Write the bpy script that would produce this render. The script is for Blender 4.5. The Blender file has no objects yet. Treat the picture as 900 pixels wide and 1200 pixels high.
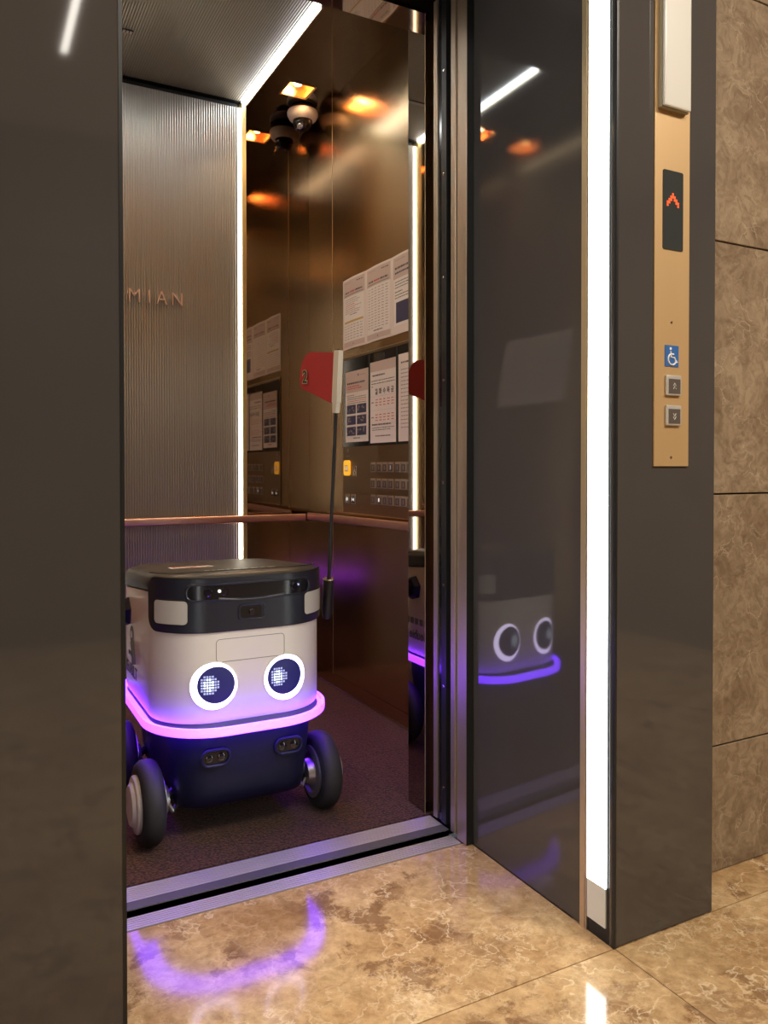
import bpy, bmesh, math, random
from mathutils import Vector, Matrix
PI = math.pi
random.seed(7)
scene = bpy.context.scene
COL = scene.collection

# ------------------------------------------------------------------ camera, world, exposure
cam_d = bpy.data.cameras.new('camera')
cam = bpy.data.objects.new('camera', cam_d)
COL.objects.link(cam)
cam.location = (0, 0, 1.0)
cam.rotation_euler = (math.radians(90 - 0.837), math.radians(0.04), math.radians(-27.876))
cam_d.sensor_fit = 'VERTICAL'
cam_d.sensor_height = 36.0
cam_d.lens = 927.7 / 1200 * 36.0
cam_d.shift_y = -38.1 / 1200
cam_d.clip_start = 0.01
scene.camera = cam
w = bpy.data.worlds.new('world'); scene.world = w
w.use_nodes = True
w.node_tree.nodes['Background'].inputs[0].default_value = (0.9, 0.95, 1.0, 1)
w.node_tree.nodes['Background'].inputs[1].default_value = 0.05
vs = scene.view_settings
vs.view_transform = 'Standard'; vs.look = 'None'; vs.gamma = 1.0; vs.use_curve_mapping = False
vs.exposure = 0.5
scene.cycles.max_bounces = 10
scene.cycles.diffuse_bounces = 4
scene.cycles.glossy_bounces = 6
scene.cycles.caustics_reflective = True
scene.cycles.sample_clamp_indirect = 6.0

def area(name, loc, size, power, color, rot=(0, 0, 0)):
    l = bpy.data.lights.new(name, 'AREA'); l.shape = 'RECTANGLE'
    l.size, l.size_y = size; l.energy = power; l.color = color
    o = bpy.data.objects.new(name, l); COL.objects.link(o)
    o.location = loc; o.rotation_euler = rot
    return o
LOBBY_H = 2.90
area('lobby_lamp_light_a', (0.40, -0.55, LOBBY_H - 0.06), (0.03, 1.6), 1.6, (1.0, 0.93, 0.82))
area('lobby_lamp_light_b', (2.15, -0.35, LOBBY_H - 0.06), (0.50, 0.50), 42, (1.0, 0.90, 0.76))
area('lobby_lamp_light_c', (-1.6, -0.9, LOBBY_H - 0.06), (0.30, 1.6), 26, (1.0, 0.90, 0.76))
area('lobby_lamp_light_d', (0.9, -0.30, LOBBY_H - 0.06), (0.50, 0.50), 23, (1.0, 0.90, 0.76))

# ------------------------------------------------------------------ geometry helpers
class MB:
    def __init__(s): s.v = []; s.f = []
    def add(s, vs_, fs):
        o = len(s.v); s.v += [tuple(p) for p in vs_]; s.f += [tuple(i + o for i in f) for f in fs]; return s
    def box(s, x0, x1, y0, y1, z0, z1):
        return s.add([(x0,y0,z0),(x1,y0,z0),(x1,y1,z0),(x0,y1,z0),(x0,y0,z1),(x1,y0,z1),(x1,y1,z1),(x0,y1,z1)],
                     [(0,3,2,1),(4,5,6,7),(0,1,5,4),(1,2,6,5),(2,3,7,6),(3,0,4,7)])
    def quad(s, a, b, c, d): return s.add([a, b, c, d], [(0,1,2,3)])
    def loft(s, rings, cap0=True, cap1=True):
        n = len(rings[0]); vs_ = [p for r in rings for p in r]; fs = []
        for k in range(len(rings) - 1):
            for i in range(n):
                j = (i + 1) % n
                fs.append((k*n+i, k*n+j, (k+1)*n+j, (k+1)*n+i))
        if cap0: fs.append(tuple(reversed(range(n))))
        if cap1: fs.append(tuple((len(rings)-1)*n + i for i in range(n)))
        return s.add(vs_, fs)
    def lathe(s, prof, org, axis, n=32, cap=True):
        a = Vector(axis).normalized(); u = a.orthogonal().normalized(); v = a.cross(u); o = Vector(org)
        rings = [[o + a*h + (u*math.cos(2*PI*i/n) + v*math.sin(2*PI*i/n))*max(r, 1e-5) for i in range(n)] for r, h in prof]
        return s.loft(rings, cap, cap)
    def tube(s, pts, r, n=8, closed=False):
        pts = [Vector(p) for p in pts]; m = len(pts); rings = []
        nrm = None
        for i, p in enumerate(pts):
            a = pts[(i-1) % m] if (closed or i > 0) else p
            b = pts[(i+1) % m] if (closed or i < m-1) else p
            t = (b - a).normalized()
            if nrm is None: nrm = t.orthogonal().normalized()
            nrm = (nrm - t*nrm.dot(t)).normalized(); bi = t.cross(nrm)
            rr = r[i] if isinstance(r, (list, tuple)) else r
            rings.append([p + (nrm*math.cos(2*PI*k/n) + bi*math.sin(2*PI*k/n))*rr for k in range(n)])
        if closed: return s.loft(rings + [rings[0]], False, False)
        return s.loft(rings)
    def prism(s, poly, fn, a0, a1):
        n = len(poly)
        return s.loft([[fn(p[0], p[1], a0) for p in poly], [fn(p[0], p[1], a1) for p in poly]])
    def mesh(s, m): 
        return s

ROOT = {}
def link(name, me, mat, parent=None, loc=None):
    o = bpy.data.objects.new(name, me); COL.objects.link(o)
    if mat is not None:
        me.materials.clear(); me.materials.append(mat)
    if parent is not None: o.parent = parent
    if loc is not None: o.location = loc
    return o
def build(mb, name, mat, parent=None, label=None, sharp=32, bevel=0, origin=None, stuff=False, seg=2):
    if parent is not None: org = ROOT[parent.name]
    elif origin is not None: org = Vector(origin)
    else:
        xs, ys, zs = zip(*mb.v); org = Vector(((min(xs)+max(xs))/2, (min(ys)+max(ys))/2, min(zs)))
    me = bpy.data.meshes.new(name)
    me.from_pydata([tuple(Vector(p) - org) for p in mb.v], [], mb.f)
    bm = bmesh.new(); bm.from_mesh(me)
    bmesh.ops.recalc_face_normals(bm, faces=bm.faces)
    if bevel:
        sharp = min(sharp, 14)
        es = [e for e in bm.edges if len(e.link_faces) == 2 and e.calc_face_angle(0) > math.radians(50)]
        bmesh.ops.bevel(bm, geom=es, offset=bevel, segments=seg, affect='EDGES', profile=0.6)
    for f in bm.faces: f.smooth = True
    for e in bm.edges:
        if len(e.link_faces) == 2 and e.calc_face_angle(0) > math.radians(sharp): e.smooth = False
    bm.to_mesh(me); bm.free()
    o = link(name, me, mat, parent, None if parent is not None else org)
    ROOT[o.name] = org
    if label: o['label'] = label
    if stuff: o['kind'] = 'stuff'
    return o
def thing(name, loc, label, cat, group=None):
    o = bpy.data.objects.new(name, None); COL.objects.link(o); o.location = loc
    o.empty_display_size = 0.05
    ROOT[o.name] = Vector(loc)
    return tag(o, label, cat, group)
def tag(o, label, cat, group=None):
    o['label'] = label; o['category'] = cat
    if group: o['group'] = group
    return o
def struct(o): o['kind'] = 'structure'; return o
def sroot(name, loc):
    o = bpy.data.objects.new(name, None); COL.objects.link(o); o.location = loc; ROOT[o.name] = Vector(loc)
    return struct(o)

def text_part(body, size, name, mat, parent, org, right, up, extrude=0.0, align='LEFT', offset=0.0, space=1.0, label=None, sx=1.0):
    cu = bpy.data.curves.new('text', 'FONT'); cu.body = body; cu.size = size; cu.extrude = extrude
    cu.align_x = align; cu.offset = offset; cu.space_character = space; cu.resolution_u = 3
    t = bpy.data.objects.new('text', cu); COL.objects.link(t)
    dg = bpy.context.evaluated_depsgraph_get(); dg.update()
    me = bpy.data.meshes.new_from_object(t.evaluated_get(dg))
    bpy.data.objects.remove(t); bpy.data.curves.remove(cu)
    r = Vector(right).normalized(); u = Vector(up).normalized(); nrm = r.cross(u)
    base = ROOT[parent.name]; O = Vector(org) - base
    for v in me.vertices: v.co = O + r*v.co.x*sx + u*v.co.y + nrm*v.co.z
    me.name = name
    o = link(name, me, mat, parent)
    ROOT[o.name] = base
    if label: o['label'] = label
    return o

def rring(hw, hd, r, cx, cy, z, nc=10, ns=3):
    """rounded rectangle ring, starts at front centre, counter-clockwise seen from above; z may be f(y)"""
    pts = []
    cor = [(hw-r, -hd+r, -PI/2), (hw-r, hd-r, 0), (-hw+r, hd-r, PI/2), (-hw+r, -hd+r, PI)]
    for x, y, a in cor:
        for k in range(nc+1):
            t = a + PI/2*k/nc
            pts.append((x + r*math.cos(t), y + r*math.sin(t)))
    zf = z if callable(z) else (lambda y: z)
    return [(cx+x, cy+y, zf(cy+y)) for x, y in pts]
def rrect(w_, h_, r, n=6):
    pts = []
    for x, y, a in [(w_/2-r, -h_/2+r, -PI/2), (w_/2-r, h_/2-r, 0), (-w_/2+r, h_/2-r, PI/2), (-w_/2+r, -h_/2+r, PI)]:
        for k in range(n+1):
            t = a + PI/2*k/n; pts.append((x + r*math.cos(t), y + r*math.sin(t)))
    return pts

# ------------------------------------------------------------------ materials
def nmat(name):
    m = bpy.data.materials.new(name); m.use_nodes = True
    nt = m.node_tree; return m, nt, nt.nodes['Principled BSDF']
def simple(name, col, rough=0.5, metal=0.0, spec=0.5, coat=0.0, bump=0.0, bscale=400, var=0.0, vscale=6.0):
    m, nt, b = nmat(name)
    b.inputs['Base Color'].default_value = (*col, 1); b.inputs['Roughness'].default_value = rough
    b.inputs['Metallic'].default_value = metal; b.inputs['Specular IOR Level'].default_value = spec
    b.inputs['Coat Weight'].default_value = coat
    g = nt.nodes.new('ShaderNodeNewGeometry')
    if bump:
        n = nt.nodes.new('ShaderNodeTexNoise'); n.inputs['Scale'].default_value = bscale
        nt.links.new(g.outputs['Position'], n.inputs['Vector'])
        bp = nt.nodes.new('ShaderNodeBump'); bp.inputs['Strength'].default_value = bump; bp.inputs['Distance'].default_value = 0.002
        nt.links.new(n.outputs[0], bp.inputs['Height']); nt.links.new(bp.outputs[0], b.inputs['Normal'])
    if var:
        n = nt.nodes.new('ShaderNodeTexNoise'); n.inputs['Scale'].default_value = vscale; n.inputs['Detail'].default_value = 5
        nt.links.new(g.outputs['Position'], n.inputs['Vector'])
        mx = nt.nodes.new('ShaderNodeMixRGB'); mx.inputs[1].default_value = (*[c*(1-var) for c in col], 1); mx.inputs[2].default_value = (*[min(1, c*(1+var)) for c in col], 1)
        nt.links.new(n.outputs[0], mx.inputs[0]); nt.links.new(mx.outputs[0], b.inputs['Base Color'])
    return m
def emit(name, col, st):
    m, nt, b = nmat(name)
    b.inputs['Base Color'].default_value = (0.6, 0.6, 0.6, 1)
    b.inputs['Emission Color'].default_value = (*col, 1); b.inputs['Emission Strength'].default_value = st
    return m
def brushed(name, col, rough, aniso_dir, bump=0.08, metal=1.0):
    """hairline finish: noise stretched along aniso_dir drives roughness and a tiny bump"""
    m, nt, b = nmat(name)
    g = nt.nodes.new('ShaderNodeNewGeometry'); mp = nt.nodes.new('ShaderNodeMapping')
    mp.inputs['Scale'].default_value = aniso_dir
    n = nt.nodes.new('ShaderNodeTexNoise'); n.inputs['Scale'].default_value = 1.0; n.inputs['Detail'].default_value = 3
    nt.links.new(g.outputs['Position'], mp.inputs[0]); nt.links.new(mp.outputs[0], n.inputs['Vector'])
    mr = nt.nodes.new('ShaderNodeMapRange'); mr.inputs[3].default_value = rough*0.75; mr.inputs[4].default_value = rough*1.3
    nt.links.new(n.outputs[0], mr.inputs[0]); nt.links.new(mr.outputs[0], b.inputs['Roughness'])
    bp = nt.nodes.new('ShaderNodeBump'); bp.inputs['Strength'].default_value = bump; bp.inputs['Distance'].default_value = 0.0006
    nt.links.new(n.outputs[0], bp.inputs['Height']); nt.links.new(bp.outputs[0], b.inputs['Normal'])
    b.inputs['Base Color'].default_value = (*col, 1); b.inputs['Metallic'].default_value = metal
    return m
def stone(name, base, dark, vein, scale, rough, dark_amt, vein_amt, gloss_spec=0.5):
    m, nt, b = nmat(name); N = nt.nodes.new; L = nt.links.new
    g = N('ShaderNodeNewGeometry'); oi = N('ShaderNodeObjectInfo')
    off = N('ShaderNodeVectorMath'); off.operation = 'SCALE'; L(oi.outputs['Random'], off.inputs['Scale']); off.inputs[0].default_value = (37, 53, 29)
    ad = N('ShaderNodeVectorMath'); L(g.outputs['Position'], ad.inputs[0]); L(off.outputs[0], ad.inputs[1])
    warp = N('ShaderNodeTexNoise'); warp.inputs['Scale'].default_value = scale*0.9; warp.inputs['Detail'].default_value = 6
    L(ad.outputs[0], warp.inputs['Vector'])
    wv = N('ShaderNodeVectorMath'); wv.operation = 'MULTIPLY_ADD'; L(warp.outputs['Color'], wv.inputs[0]); wv.inputs[1].default_value = (0.55/scale*4,)*3; L(ad.outputs[0], wv.inputs[2])
    n1 = N('ShaderNodeTexNoise'); n1.inputs['Scale'].default_value = scale; n1.inputs['Detail'].default_value = 8; n1.inputs['Roughness'].default_value = 0.66
    L(wv.outputs[0], n1.inputs['Vector'])
    r1 = N('ShaderNodeValToRGB'); r1.color_ramp.elements[0].position = 0.38; r1.color_ramp.elements[0].color = (*dark, 1)
    r1.color_ramp.elements[1].position = 0.62; r1.color_ramp.elements[1].color = (*base, 1)
    e = r1.color_ramp.elements.new(0.48); e.color = (*[a*0.5+c*0.5 for a, c in zip(base, dark)], 1)
    L(n1.outputs[0], r1.inputs[0])
    n2 = N('ShaderNodeTexNoise'); n2.inputs['Scale'].default_value = scale*5; n2.inputs['Detail'].default_value = 6
    L(wv.outputs[0], n2.inputs['Vector'])
    mx0 = N('ShaderNodeMixRGB'); mx0.blend_type = 'MULTIPLY'; mx0.inputs[0].default_value = dark_amt
    r2 = N('ShaderNodeValToRGB'); r2.color_ramp.elements[0].position = 0.3; r2.color_ramp.elements[0].color = (0.55, 0.5, 0.45, 1); r2.color_ramp.elements[1].position = 0.6
    L(n2.outputs[0], r2.inputs[0]); L(r1.outputs[0], mx0.inputs[1]); L(r2.outputs[0], mx0.inputs[2])
    vo = N('ShaderNodeTexVoronoi'); vo.feature = 'DISTANCE_TO_EDGE'; vo.inputs['Scale'].default_value = scale*1.9
    L(wv.outputs[0], vo.inputs['Vector'])
    vr = N('ShaderNodeMapRange'); vr.inputs[1].default_value = 0.0; vr.inputs[2].default_value = 0.035; vr.inputs[3].default_value = 1; vr.inputs[4].default_value = 0
    L(vo.outputs['Distance'], vr.inputs[0])
    n3 = N('ShaderNodeTexNoise'); n3.inputs['Scale'].default_value = scale*1.3; L(ad.outputs[0], n3.inputs['Vector'])
    r3 = N('ShaderNodeMapRange'); r3.inputs[1].default_value = 0.45; r3.inputs[2].default_value = 0.65; r3.inputs[4].default_value = vein_amt; L(n3.outputs[0], r3.inputs[0])
    mu = N('ShaderNodeMath'); mu.operation = 'MULTIPLY'; L(vr.outputs[0], mu.inputs[0]); L(r3.outputs[0], mu.inputs[1])
    mx = N('ShaderNodeMixRGB'); L(mu.outputs[0], mx.inputs[0]); L(mx0.outputs[0], mx.inputs[1]); mx.inputs[2].default_value = (*vein, 1)
    L(mx.outputs[0], b.inputs['Base Color']); b.inputs['Roughness'].default_value = rough; b.inputs['Specular IOR Level'].default_value = gloss_spec
    return m

M_panel = simple('dark_gloss_panel', (0.060, 0.055, 0.053), 0.045, 0, 0.75, var=0.10, vscale=3.0)
def warped_panel():
    m = M_panel.copy(); m.name = 'dark_gloss_panel_warped'; nt = m.node_tree; N = nt.nodes.new; L = nt.links.new; b = nt.nodes['Principled BSDF']
    g = N('ShaderNodeNewGeometry'); sp = N('ShaderNodeSeparateXYZ'); L(g.outputs['Position'], sp.inputs[0])
    mr = N('ShaderNodeMapRange'); mr.inputs[1].default_value = 1.0; mr.inputs[2].default_value = 1.9; mr.inputs[3].default_value = -0.074; mr.inputs[4].default_value = 0.0
    L(sp.outputs[2], mr.inputs[0])
    cb = N('ShaderNodeCombineXYZ'); L(mr.outputs[0], cb.inputs[1])
    ad = N('ShaderNodeVectorMath'); L(g.outputs['Normal'], ad.inputs[0]); L(cb.outputs[0], ad.inputs[1])
    nm = N('ShaderNodeVectorMath'); nm.operation = 'NORMALIZE'; L(ad.outputs[0], nm.inputs[0]); L(nm.outputs[0], b.inputs['Normal'])
    return m
M_panelw = warped_panel()
M_rear = simple('dark_satin_panel', (0.05, 0.043, 0.039), 0.4)
M_mirror = simple('bronze_mirror', (0.36, 0.29, 0.23), 0.035, 1.0)
M_soffit = simple('smoked_mirror', (0.20, 0.19, 0.20), 0.06, 1.0)
M_return = simple('polished_steel', (0.42, 0.36, 0.31), 0.03, 1.0)
M_side = simple('bronze_hairline', (0.55, 0.375, 0.20), 0.22, 1.0)
M_cop = brushed('bronze_plate', (0.34, 0.23, 0.14), 0.30, (1, 6, 900), 0.05)
M_corr = simple('corrugated_champagne', (0.38, 0.36, 0.325), 0.42, 0.9)
M_brass = brushed('brass_trim', (0.66, 0.54, 0.32), 0.42, (600, 600, 3), 0.0, 0.8)
M_edge = brushed('edge_brass', (0.46, 0.36, 0.16), 0.45, (600, 600, 3), 0.0, 0.8)
M_frame = brushed('bronze_frame', (0.50, 0.42, 0.33), 0.42, (600, 600, 3), 0.0, 0.85)
M_dark = simple('dark_anodised', (0.020, 0.021, 0.022), 0.35, 0.3)
M_black = simple('black_gap', (0.004, 0.004, 0.004), 0.6)
M_copper = simple('copper_rail', (0.62, 0.36, 0.27), 0.30, 0.85, var=0.15, vscale=9)
M_alu = simple('aluminium_sill', (0.64, 0.60, 0.60), 0.42, 0.55)
M_alud = simple('sill_lip', (0.13, 0.13, 0.14), 0.5, 0.5)
def marble():
    m, nt, b = nmat('brown_marble'); N = nt.nodes.new; L = nt.links.new
    g = N('ShaderNodeNewGeometry'); oi = N('ShaderNodeObjectInfo')
    off = N('ShaderNodeVectorMath'); off.operation = 'SCALE'; L(oi.outputs['Random'], off.inputs['Scale']); off.inputs[0].default_value = (37, 53, 29)
    ad = N('ShaderNodeVectorMath'); L(g.outputs['Position'], ad.inputs[0]); L(off.outputs[0], ad.inputs[1])
    def noise(sc, det, rough, vec):
        n = N('ShaderNodeTexNoise'); n.inputs['Scale'].default_value = sc; n.inputs['Detail'].default_value = det; n.inputs['Roughness'].default_value = rough
        L(vec, n.inputs['Vector']); return n
    def rng(v, a, b_, c=0.0, d=1.0):
        r = N('ShaderNodeMapRange'); r.inputs[1].default_value = a; r.inputs[2].default_value = b_; r.inputs[3].default_value = c; r.inputs[4].default_value = d
        L(v, r.inputs[0]); return r.outputs[0]
    def warp(sc, amt, vec):
        n = noise(sc, 5, 0.6, vec); w_ = N('ShaderNodeVectorMath'); w_.operation = 'MULTIPLY_ADD'
        L(n.outputs['Color'], w_.inputs[0]); w_.inputs[1].default_value = (amt,)*3; L(vec, w_.inputs[2]); return w_.outputs[0]
    def mix(fac, a, b_, mode='MIX'):
        x = N('ShaderNodeMixRGB'); x.blend_type = mode
        for v, k in ((fac, 0), (a, 1), (b_, 2)):
            if isinstance(v, (tuple, float, int)): x.inputs[k].default_value = (*v, 1) if isinstance(v, tuple) else v
            else: L(v, x.inputs[k])
        return x.outputs[0]
    def mul(a, b_):
        x = N('ShaderNodeMath'); x.operation = 'MULTIPLY'; L(a, x.inputs[0])
        if isinstance(b_, float): x.inputs[1].default_value = b_
        else: L(b_, x.inputs[1])
        return x.outputs[0]
    def ridge(v, w_):
        x = N('ShaderNodeMath'); x.operation = 'SUBTRACT'; L(v, x.inputs[0]); x.inputs[1].default_value = 0.5
        y = N('ShaderNodeMath'); y.operation = 'ABSOLUTE'; L(x.outputs[0], y.inputs[0]); return rng(y.outputs[0], 0.0, w_, 1.0, 0.0)
    P = ad.outputs[0]; W1 = warp(6.0, 0.16, P); W2 = warp(14.0, 0.05, P)
    cloud = noise(5.0, 7, 0.62, W1).outputs[0]
    col = mix(rng(cloud, 0.36, 0.64), (0.40, 0.245, 0.115), (0.60, 0.425, 0.235))
    grain = noise(38.0, 6, 0.7, W2).outputs[0]
    col = mix(0.75, col, mix(rng(grain, 0.35, 0.62), (0.62, 0.56, 0.48), (1.08, 1.06, 1.02)), 'MULTIPLY')
    big = noise(3.2, 4, 0.55, W2).outputs[0]; blot = noise(9.0, 6, 0.68, W2).outputs[0]
    bm_ = mul(rng(blot, 0.515, 0.575), rng(big, 0.42, 0.55))
    col = mix(mul(bm_, 0.72), col, (0.16, 0.075, 0.035))
    v1 = mul(ridge(noise(7.0, 4, 0.55, W2).outputs[0], 0.012), rng(noise(3.0, 3, 0.5, P).outputs[0], 0.42, 0.6))
    v2 = mul(ridge(noise(17.0, 5, 0.6, W2).outputs[0], 0.022), rng(noise(4.5, 3, 0.5, W1).outputs[0], 0.44, 0.62))
    vo = N('ShaderNodeTexVoronoi'); vo.feature = 'DISTANCE_TO_EDGE'; vo.inputs['Scale'].default_value = 20.0; L(W1, vo.inputs['Vector'])
    v3 = mul(rng(vo.outputs['Distance'], 0.0, 0.07, 1.0, 0.0), rng(noise(6.0, 3, 0.5, P).outputs[0], 0.48, 0.66))
    for v, k in ((v1, 0.7), (v2, 0.5), (v3, 0.28)): col = mix(mul(v, k), col, (0.76, 0.60, 0.40))
    L(col, b.inputs['Base Color']); b.inputs['Roughness'].default_value = 0.10
    return m
M_marble = marble()
M_stone = stone('beige_stone', (0.33, 0.25, 0.165), (0.22, 0.155, 0.10), (0.46, 0.37, 0.26), 9.0, 0.28, 0.75, 0.7)
M_joint = simple('joint_grout', (0.05, 0.04, 0.03), 0.8)
M_floorjoint = simple('floor_grout', (0.16, 0.11, 0.065), 0.7)
M_white = simple('painted_ceiling', (0.75, 0.72, 0.68), 0.7)
M_gold = brushed('gold_plate', (0.54, 0.36, 0.175), 0.45, (600, 600, 4), 0.0, 0.35)
M_chrome = simple('chrome', (0.75, 0.74, 0.72), 0.15, 1.0)
M_bframe = simple('button_frame', (0.56, 0.46, 0.37), 0.38, 0.7)
M_cframe = simple('call_button_frame', (0.52, 0.50, 0.46), 0.35, 0.3)
M_btn = simple('button_face', (0.19, 0.165, 0.15), 0.35, 0.6)
M_grey_glass = simple('grey_display', (0.035, 0.040, 0.040), 0.18)
M_blue = simple('sticker_blue', (0.03, 0.12, 0.36), 0.45)
M_wsym = simple('white_print', (0.75, 0.76, 0.76), 0.5)
M_red_led = emit('red_segments', (1.0, 0.11, 0.015), 0.85)
M_red_led.node_tree.nodes['Principled BSDF'].inputs['Base Color'].default_value = (0.10, 0.01, 0.005, 1)
M_lantern = simple('lantern_acrylic', (0.60, 0.585, 0.53), 0.35)
M_lantern_side = simple('lantern_housing', (0.30, 0.26, 0.17), 0.45)
M_paper = simple('paper', (0.80, 0.75, 0.70), 0.6)
M_paper_w = simple('paper_white', (0.86, 0.84, 0.80), 0.6)
M_paper_head = simple('paper_heading_tint', (0.62, 0.52, 0.47), 0.6)
M_ink = simple('ink', (0.10, 0.09, 0.09), 0.7)
M_ink_l = simple('ink_light', (0.36, 0.32, 0.30), 0.7)
M_inkred = simple('ink_red', (0.60, 0.07, 0.09), 0.7)
M_inkblue = simple('ink_navy', (0.05, 0.055, 0.12), 0.5)
M_inkyel = simple('ink_ochre', (0.60, 0.42, 0.15), 0.7)
M_glassblk = simple('display_black', (0.008, 0.009, 0.010), 0.10)
M_yellow = emit('lit_yellow', (1.0, 0.50, 0.04), 0.55)
M_yellow.node_tree.nodes['Principled BSDF'].inputs['Base Color'].default_value = (0.7, 0.35, 0.02, 1)
M_tact = simple('raised_mark', (0.42, 0.36, 0.32), 0.4, 0.5)
M_lit = emit('lit_mark', (1.0, 0.95, 0.85), 0.5)
M_letter = simple('copper_letters', (0.80, 0.56, 0.42), 0.3, 0.6)
# robot
M_shell = simple('robot_shell', (0.74, 0.69, 0.66), 0.33, 0, 0.5, bump=0.04, bscale=900)
M_navy = simple('robot_dark', (0.010, 0.011, 0.040), 0.45, spec=0.25, bump=0.05, bscale=900)
M_ledge = simple('robot_ledge', (0.075, 0.075, 0.12), 0.45)
M_visor = simple('robot_visor', (0.013, 0.015, 0.027), 0.33)
M_lid = simple('robot_lid', (0.032, 0.029, 0.028), 0.40, bump=0.06, bscale=700)
M_slot = simple('robot_slot', (0.006, 0.006, 0.009), 0.2)
M_lens = simple('lens_glass', (0.004, 0.004, 0.010), 0.05, 0, 0.9)
M_refl = simple('lamp_cover', (0.52, 0.50, 0.47), 0.10, 0, 0.5)
M_band = emit('violet_light_band', (0.15, 0.0175, 1.0), 7.5)
M_addglow = emit('violet_added_glow', (0.10, 0.010, 1.0), 14)  # emission of the strip added to brighten the lower body
M_ring = emit('eye_ring_light', (0.78, 0.66, 1.0), 4.2)
M_iris = emit('eye_display', (0.012, 0.012, 0.14), 0.45)
M_iris.node_tree.nodes['Principled BSDF'].inputs['Base Color'].default_value = (0.01, 0.01, 0.05, 1)
M_dots = emit('eye_pixels', (0.72, 0.86, 1.0), 1.3)
M_dots2 = emit('eye_pixels_dim', (0.12, 0.22, 0.75), 0.55)
M_tyre = simple('rubber', (0.018, 0.018, 0.020), 0.65, bump=0.1, bscale=300)
M_hub = simple('hub_white', (0.58, 0.54, 0.52), 0.4)
M_rim = simple('rim_silver', (0.55, 0.55, 0.56), 0.28, 0.9)
M_flag = simple('red_fabric', (0.40, 0.022, 0.024), 0.8, bump=0.3, bscale=1500)
M_sleeve = simple('cream_plastic', (0.66, 0.61, 0.50), 0.5)
M_graylogo = simple('logo_grey', (0.16, 0.17, 0.16), 0.5)
M_cambody = simple('camera_white', (0.85, 0.83, 0.78), 0.4)
M_camdome = simple('camera_dome', (0.012, 0.010, 0.009), 0.04, 0, 0.8)
# lights
M_led = emit('led_white', (0.90, 0.97, 1.0), 18)
M_ledback = emit('led_warm_white', (1.0, 0.95, 0.80), 7)
M_ledcol = emit('led_column', (0.96, 1.0, 0.97), 10)
M_ledend = simple('diffuser_unlit', (0.72, 0.72, 0.64), 0.4)
M_bulb = emit('warm_bulb', (1.0, 0.70, 0.34), 60)
M_copperrefl = simple('copper_reflector', (0.75, 0.40, 0.20), 0.22, 1.0)
M_lampglow = emit('lamp_diffuser', (1.0, 0.95, 0.86), 2.0)

def carpet_mat():
    m, nt, b = nmat('carpet'); N = nt.nodes.new; L = nt.links.new
    g = N('ShaderNodeNewGeometry')
    n = N('ShaderNodeTexNoise'); n.inputs['Scale'].default_value = 150; n.inputs['Detail'].default_value = 3
    L(g.outputs['Position'], n.inputs['Vector'])
    r = N('ShaderNodeValToRGB'); r.color_ramp.elements[0].position = 0.35; r.color_ramp.elements[0].color = (0.012, 0.005, 0.003, 1)
    r.color_ramp.elements[1].position = 0.72; r.color_ramp.elements[1].color = (0.13, 0.044, 0.022, 1)
    L(n.outputs[0], r.inputs[0]); L(r.outputs[0], b.inputs['Base Color'])
    bp = N('ShaderNodeBump'); bp.inputs['Strength'].default_value = 0.7; bp.inputs['Distance'].default_value = 0.004
    L(n.outputs[0], bp.inputs['Height']); L(bp.outputs[0], b.inputs['Normal'])
    b.inputs['Roughness'].default_value = 0.95; b.inputs['Specular IOR Level'].default_value = 0.1
    b.inputs['Sheen Weight'].default_value = 0.15
    return m
M_carpet = carpet_mat()

# ------------------------------------------------------------------ key dimensions
XL, XR, XC = 0.207, 1.184, 0.6955            # door opening of the portal
YF, YJ = 1.218, 1.733                        # portal front face, back of the jamb
YW = 1.335                                   # stone wall plane
ZC = 0.012                                   # car floor level
CXL, CXR = 2*XC - 1.465, 1.465               # car side walls
CYF, CYB = 2.03, 3.535                       # car inner front, back wall
RX = 1.155; LX = 2*XC - RX                   # car return faces
ZT = 2.655                                   # car ceiling
HDR = 2.28
def mir(x): return 2*XC - x

# ------------------------------------------------------------------ lobby floor
fl = struct(build(MB().box(-2.6, 4.2, -2.4, 1.80, -0.10, -0.005), 'floor', M_floorjoint))
xs = [-2.482, -1.216, -0.016 + 0.0, 1.186, 2.386, 3.586, 4.2]
xs = [-2.414, -1.214, -0.014, 1.186, 2.386, 3.586]
ys = [-2.382, -1.182, 0.018, 1.218]
J = 0.0013
for i in range(len(xs)-1):
    for j in range(len(ys)-1):
        build(MB().box(xs[i]+J, xs[i+1]-J, ys[j]+J, ys[j+1]-J, -0.006, 0.0), 'floor_tile', M_marble, fl)
build(MB().box(XL-0.02, XR-0.001, YF+J, 1.752, -0.006, 0.0), 'floor_tile', M_marble, fl)
build(MB().box(XR+J, 2.386-J, YF+J, YW+0.01, -0.006, 0.0), 'floor_tile', M_marble, fl)
build(MB().box(2.386+J, 3.586-J, YF+J, YW+0.01, -0.006, 0.0), 'floor_tile', M_marble, fl)

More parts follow.
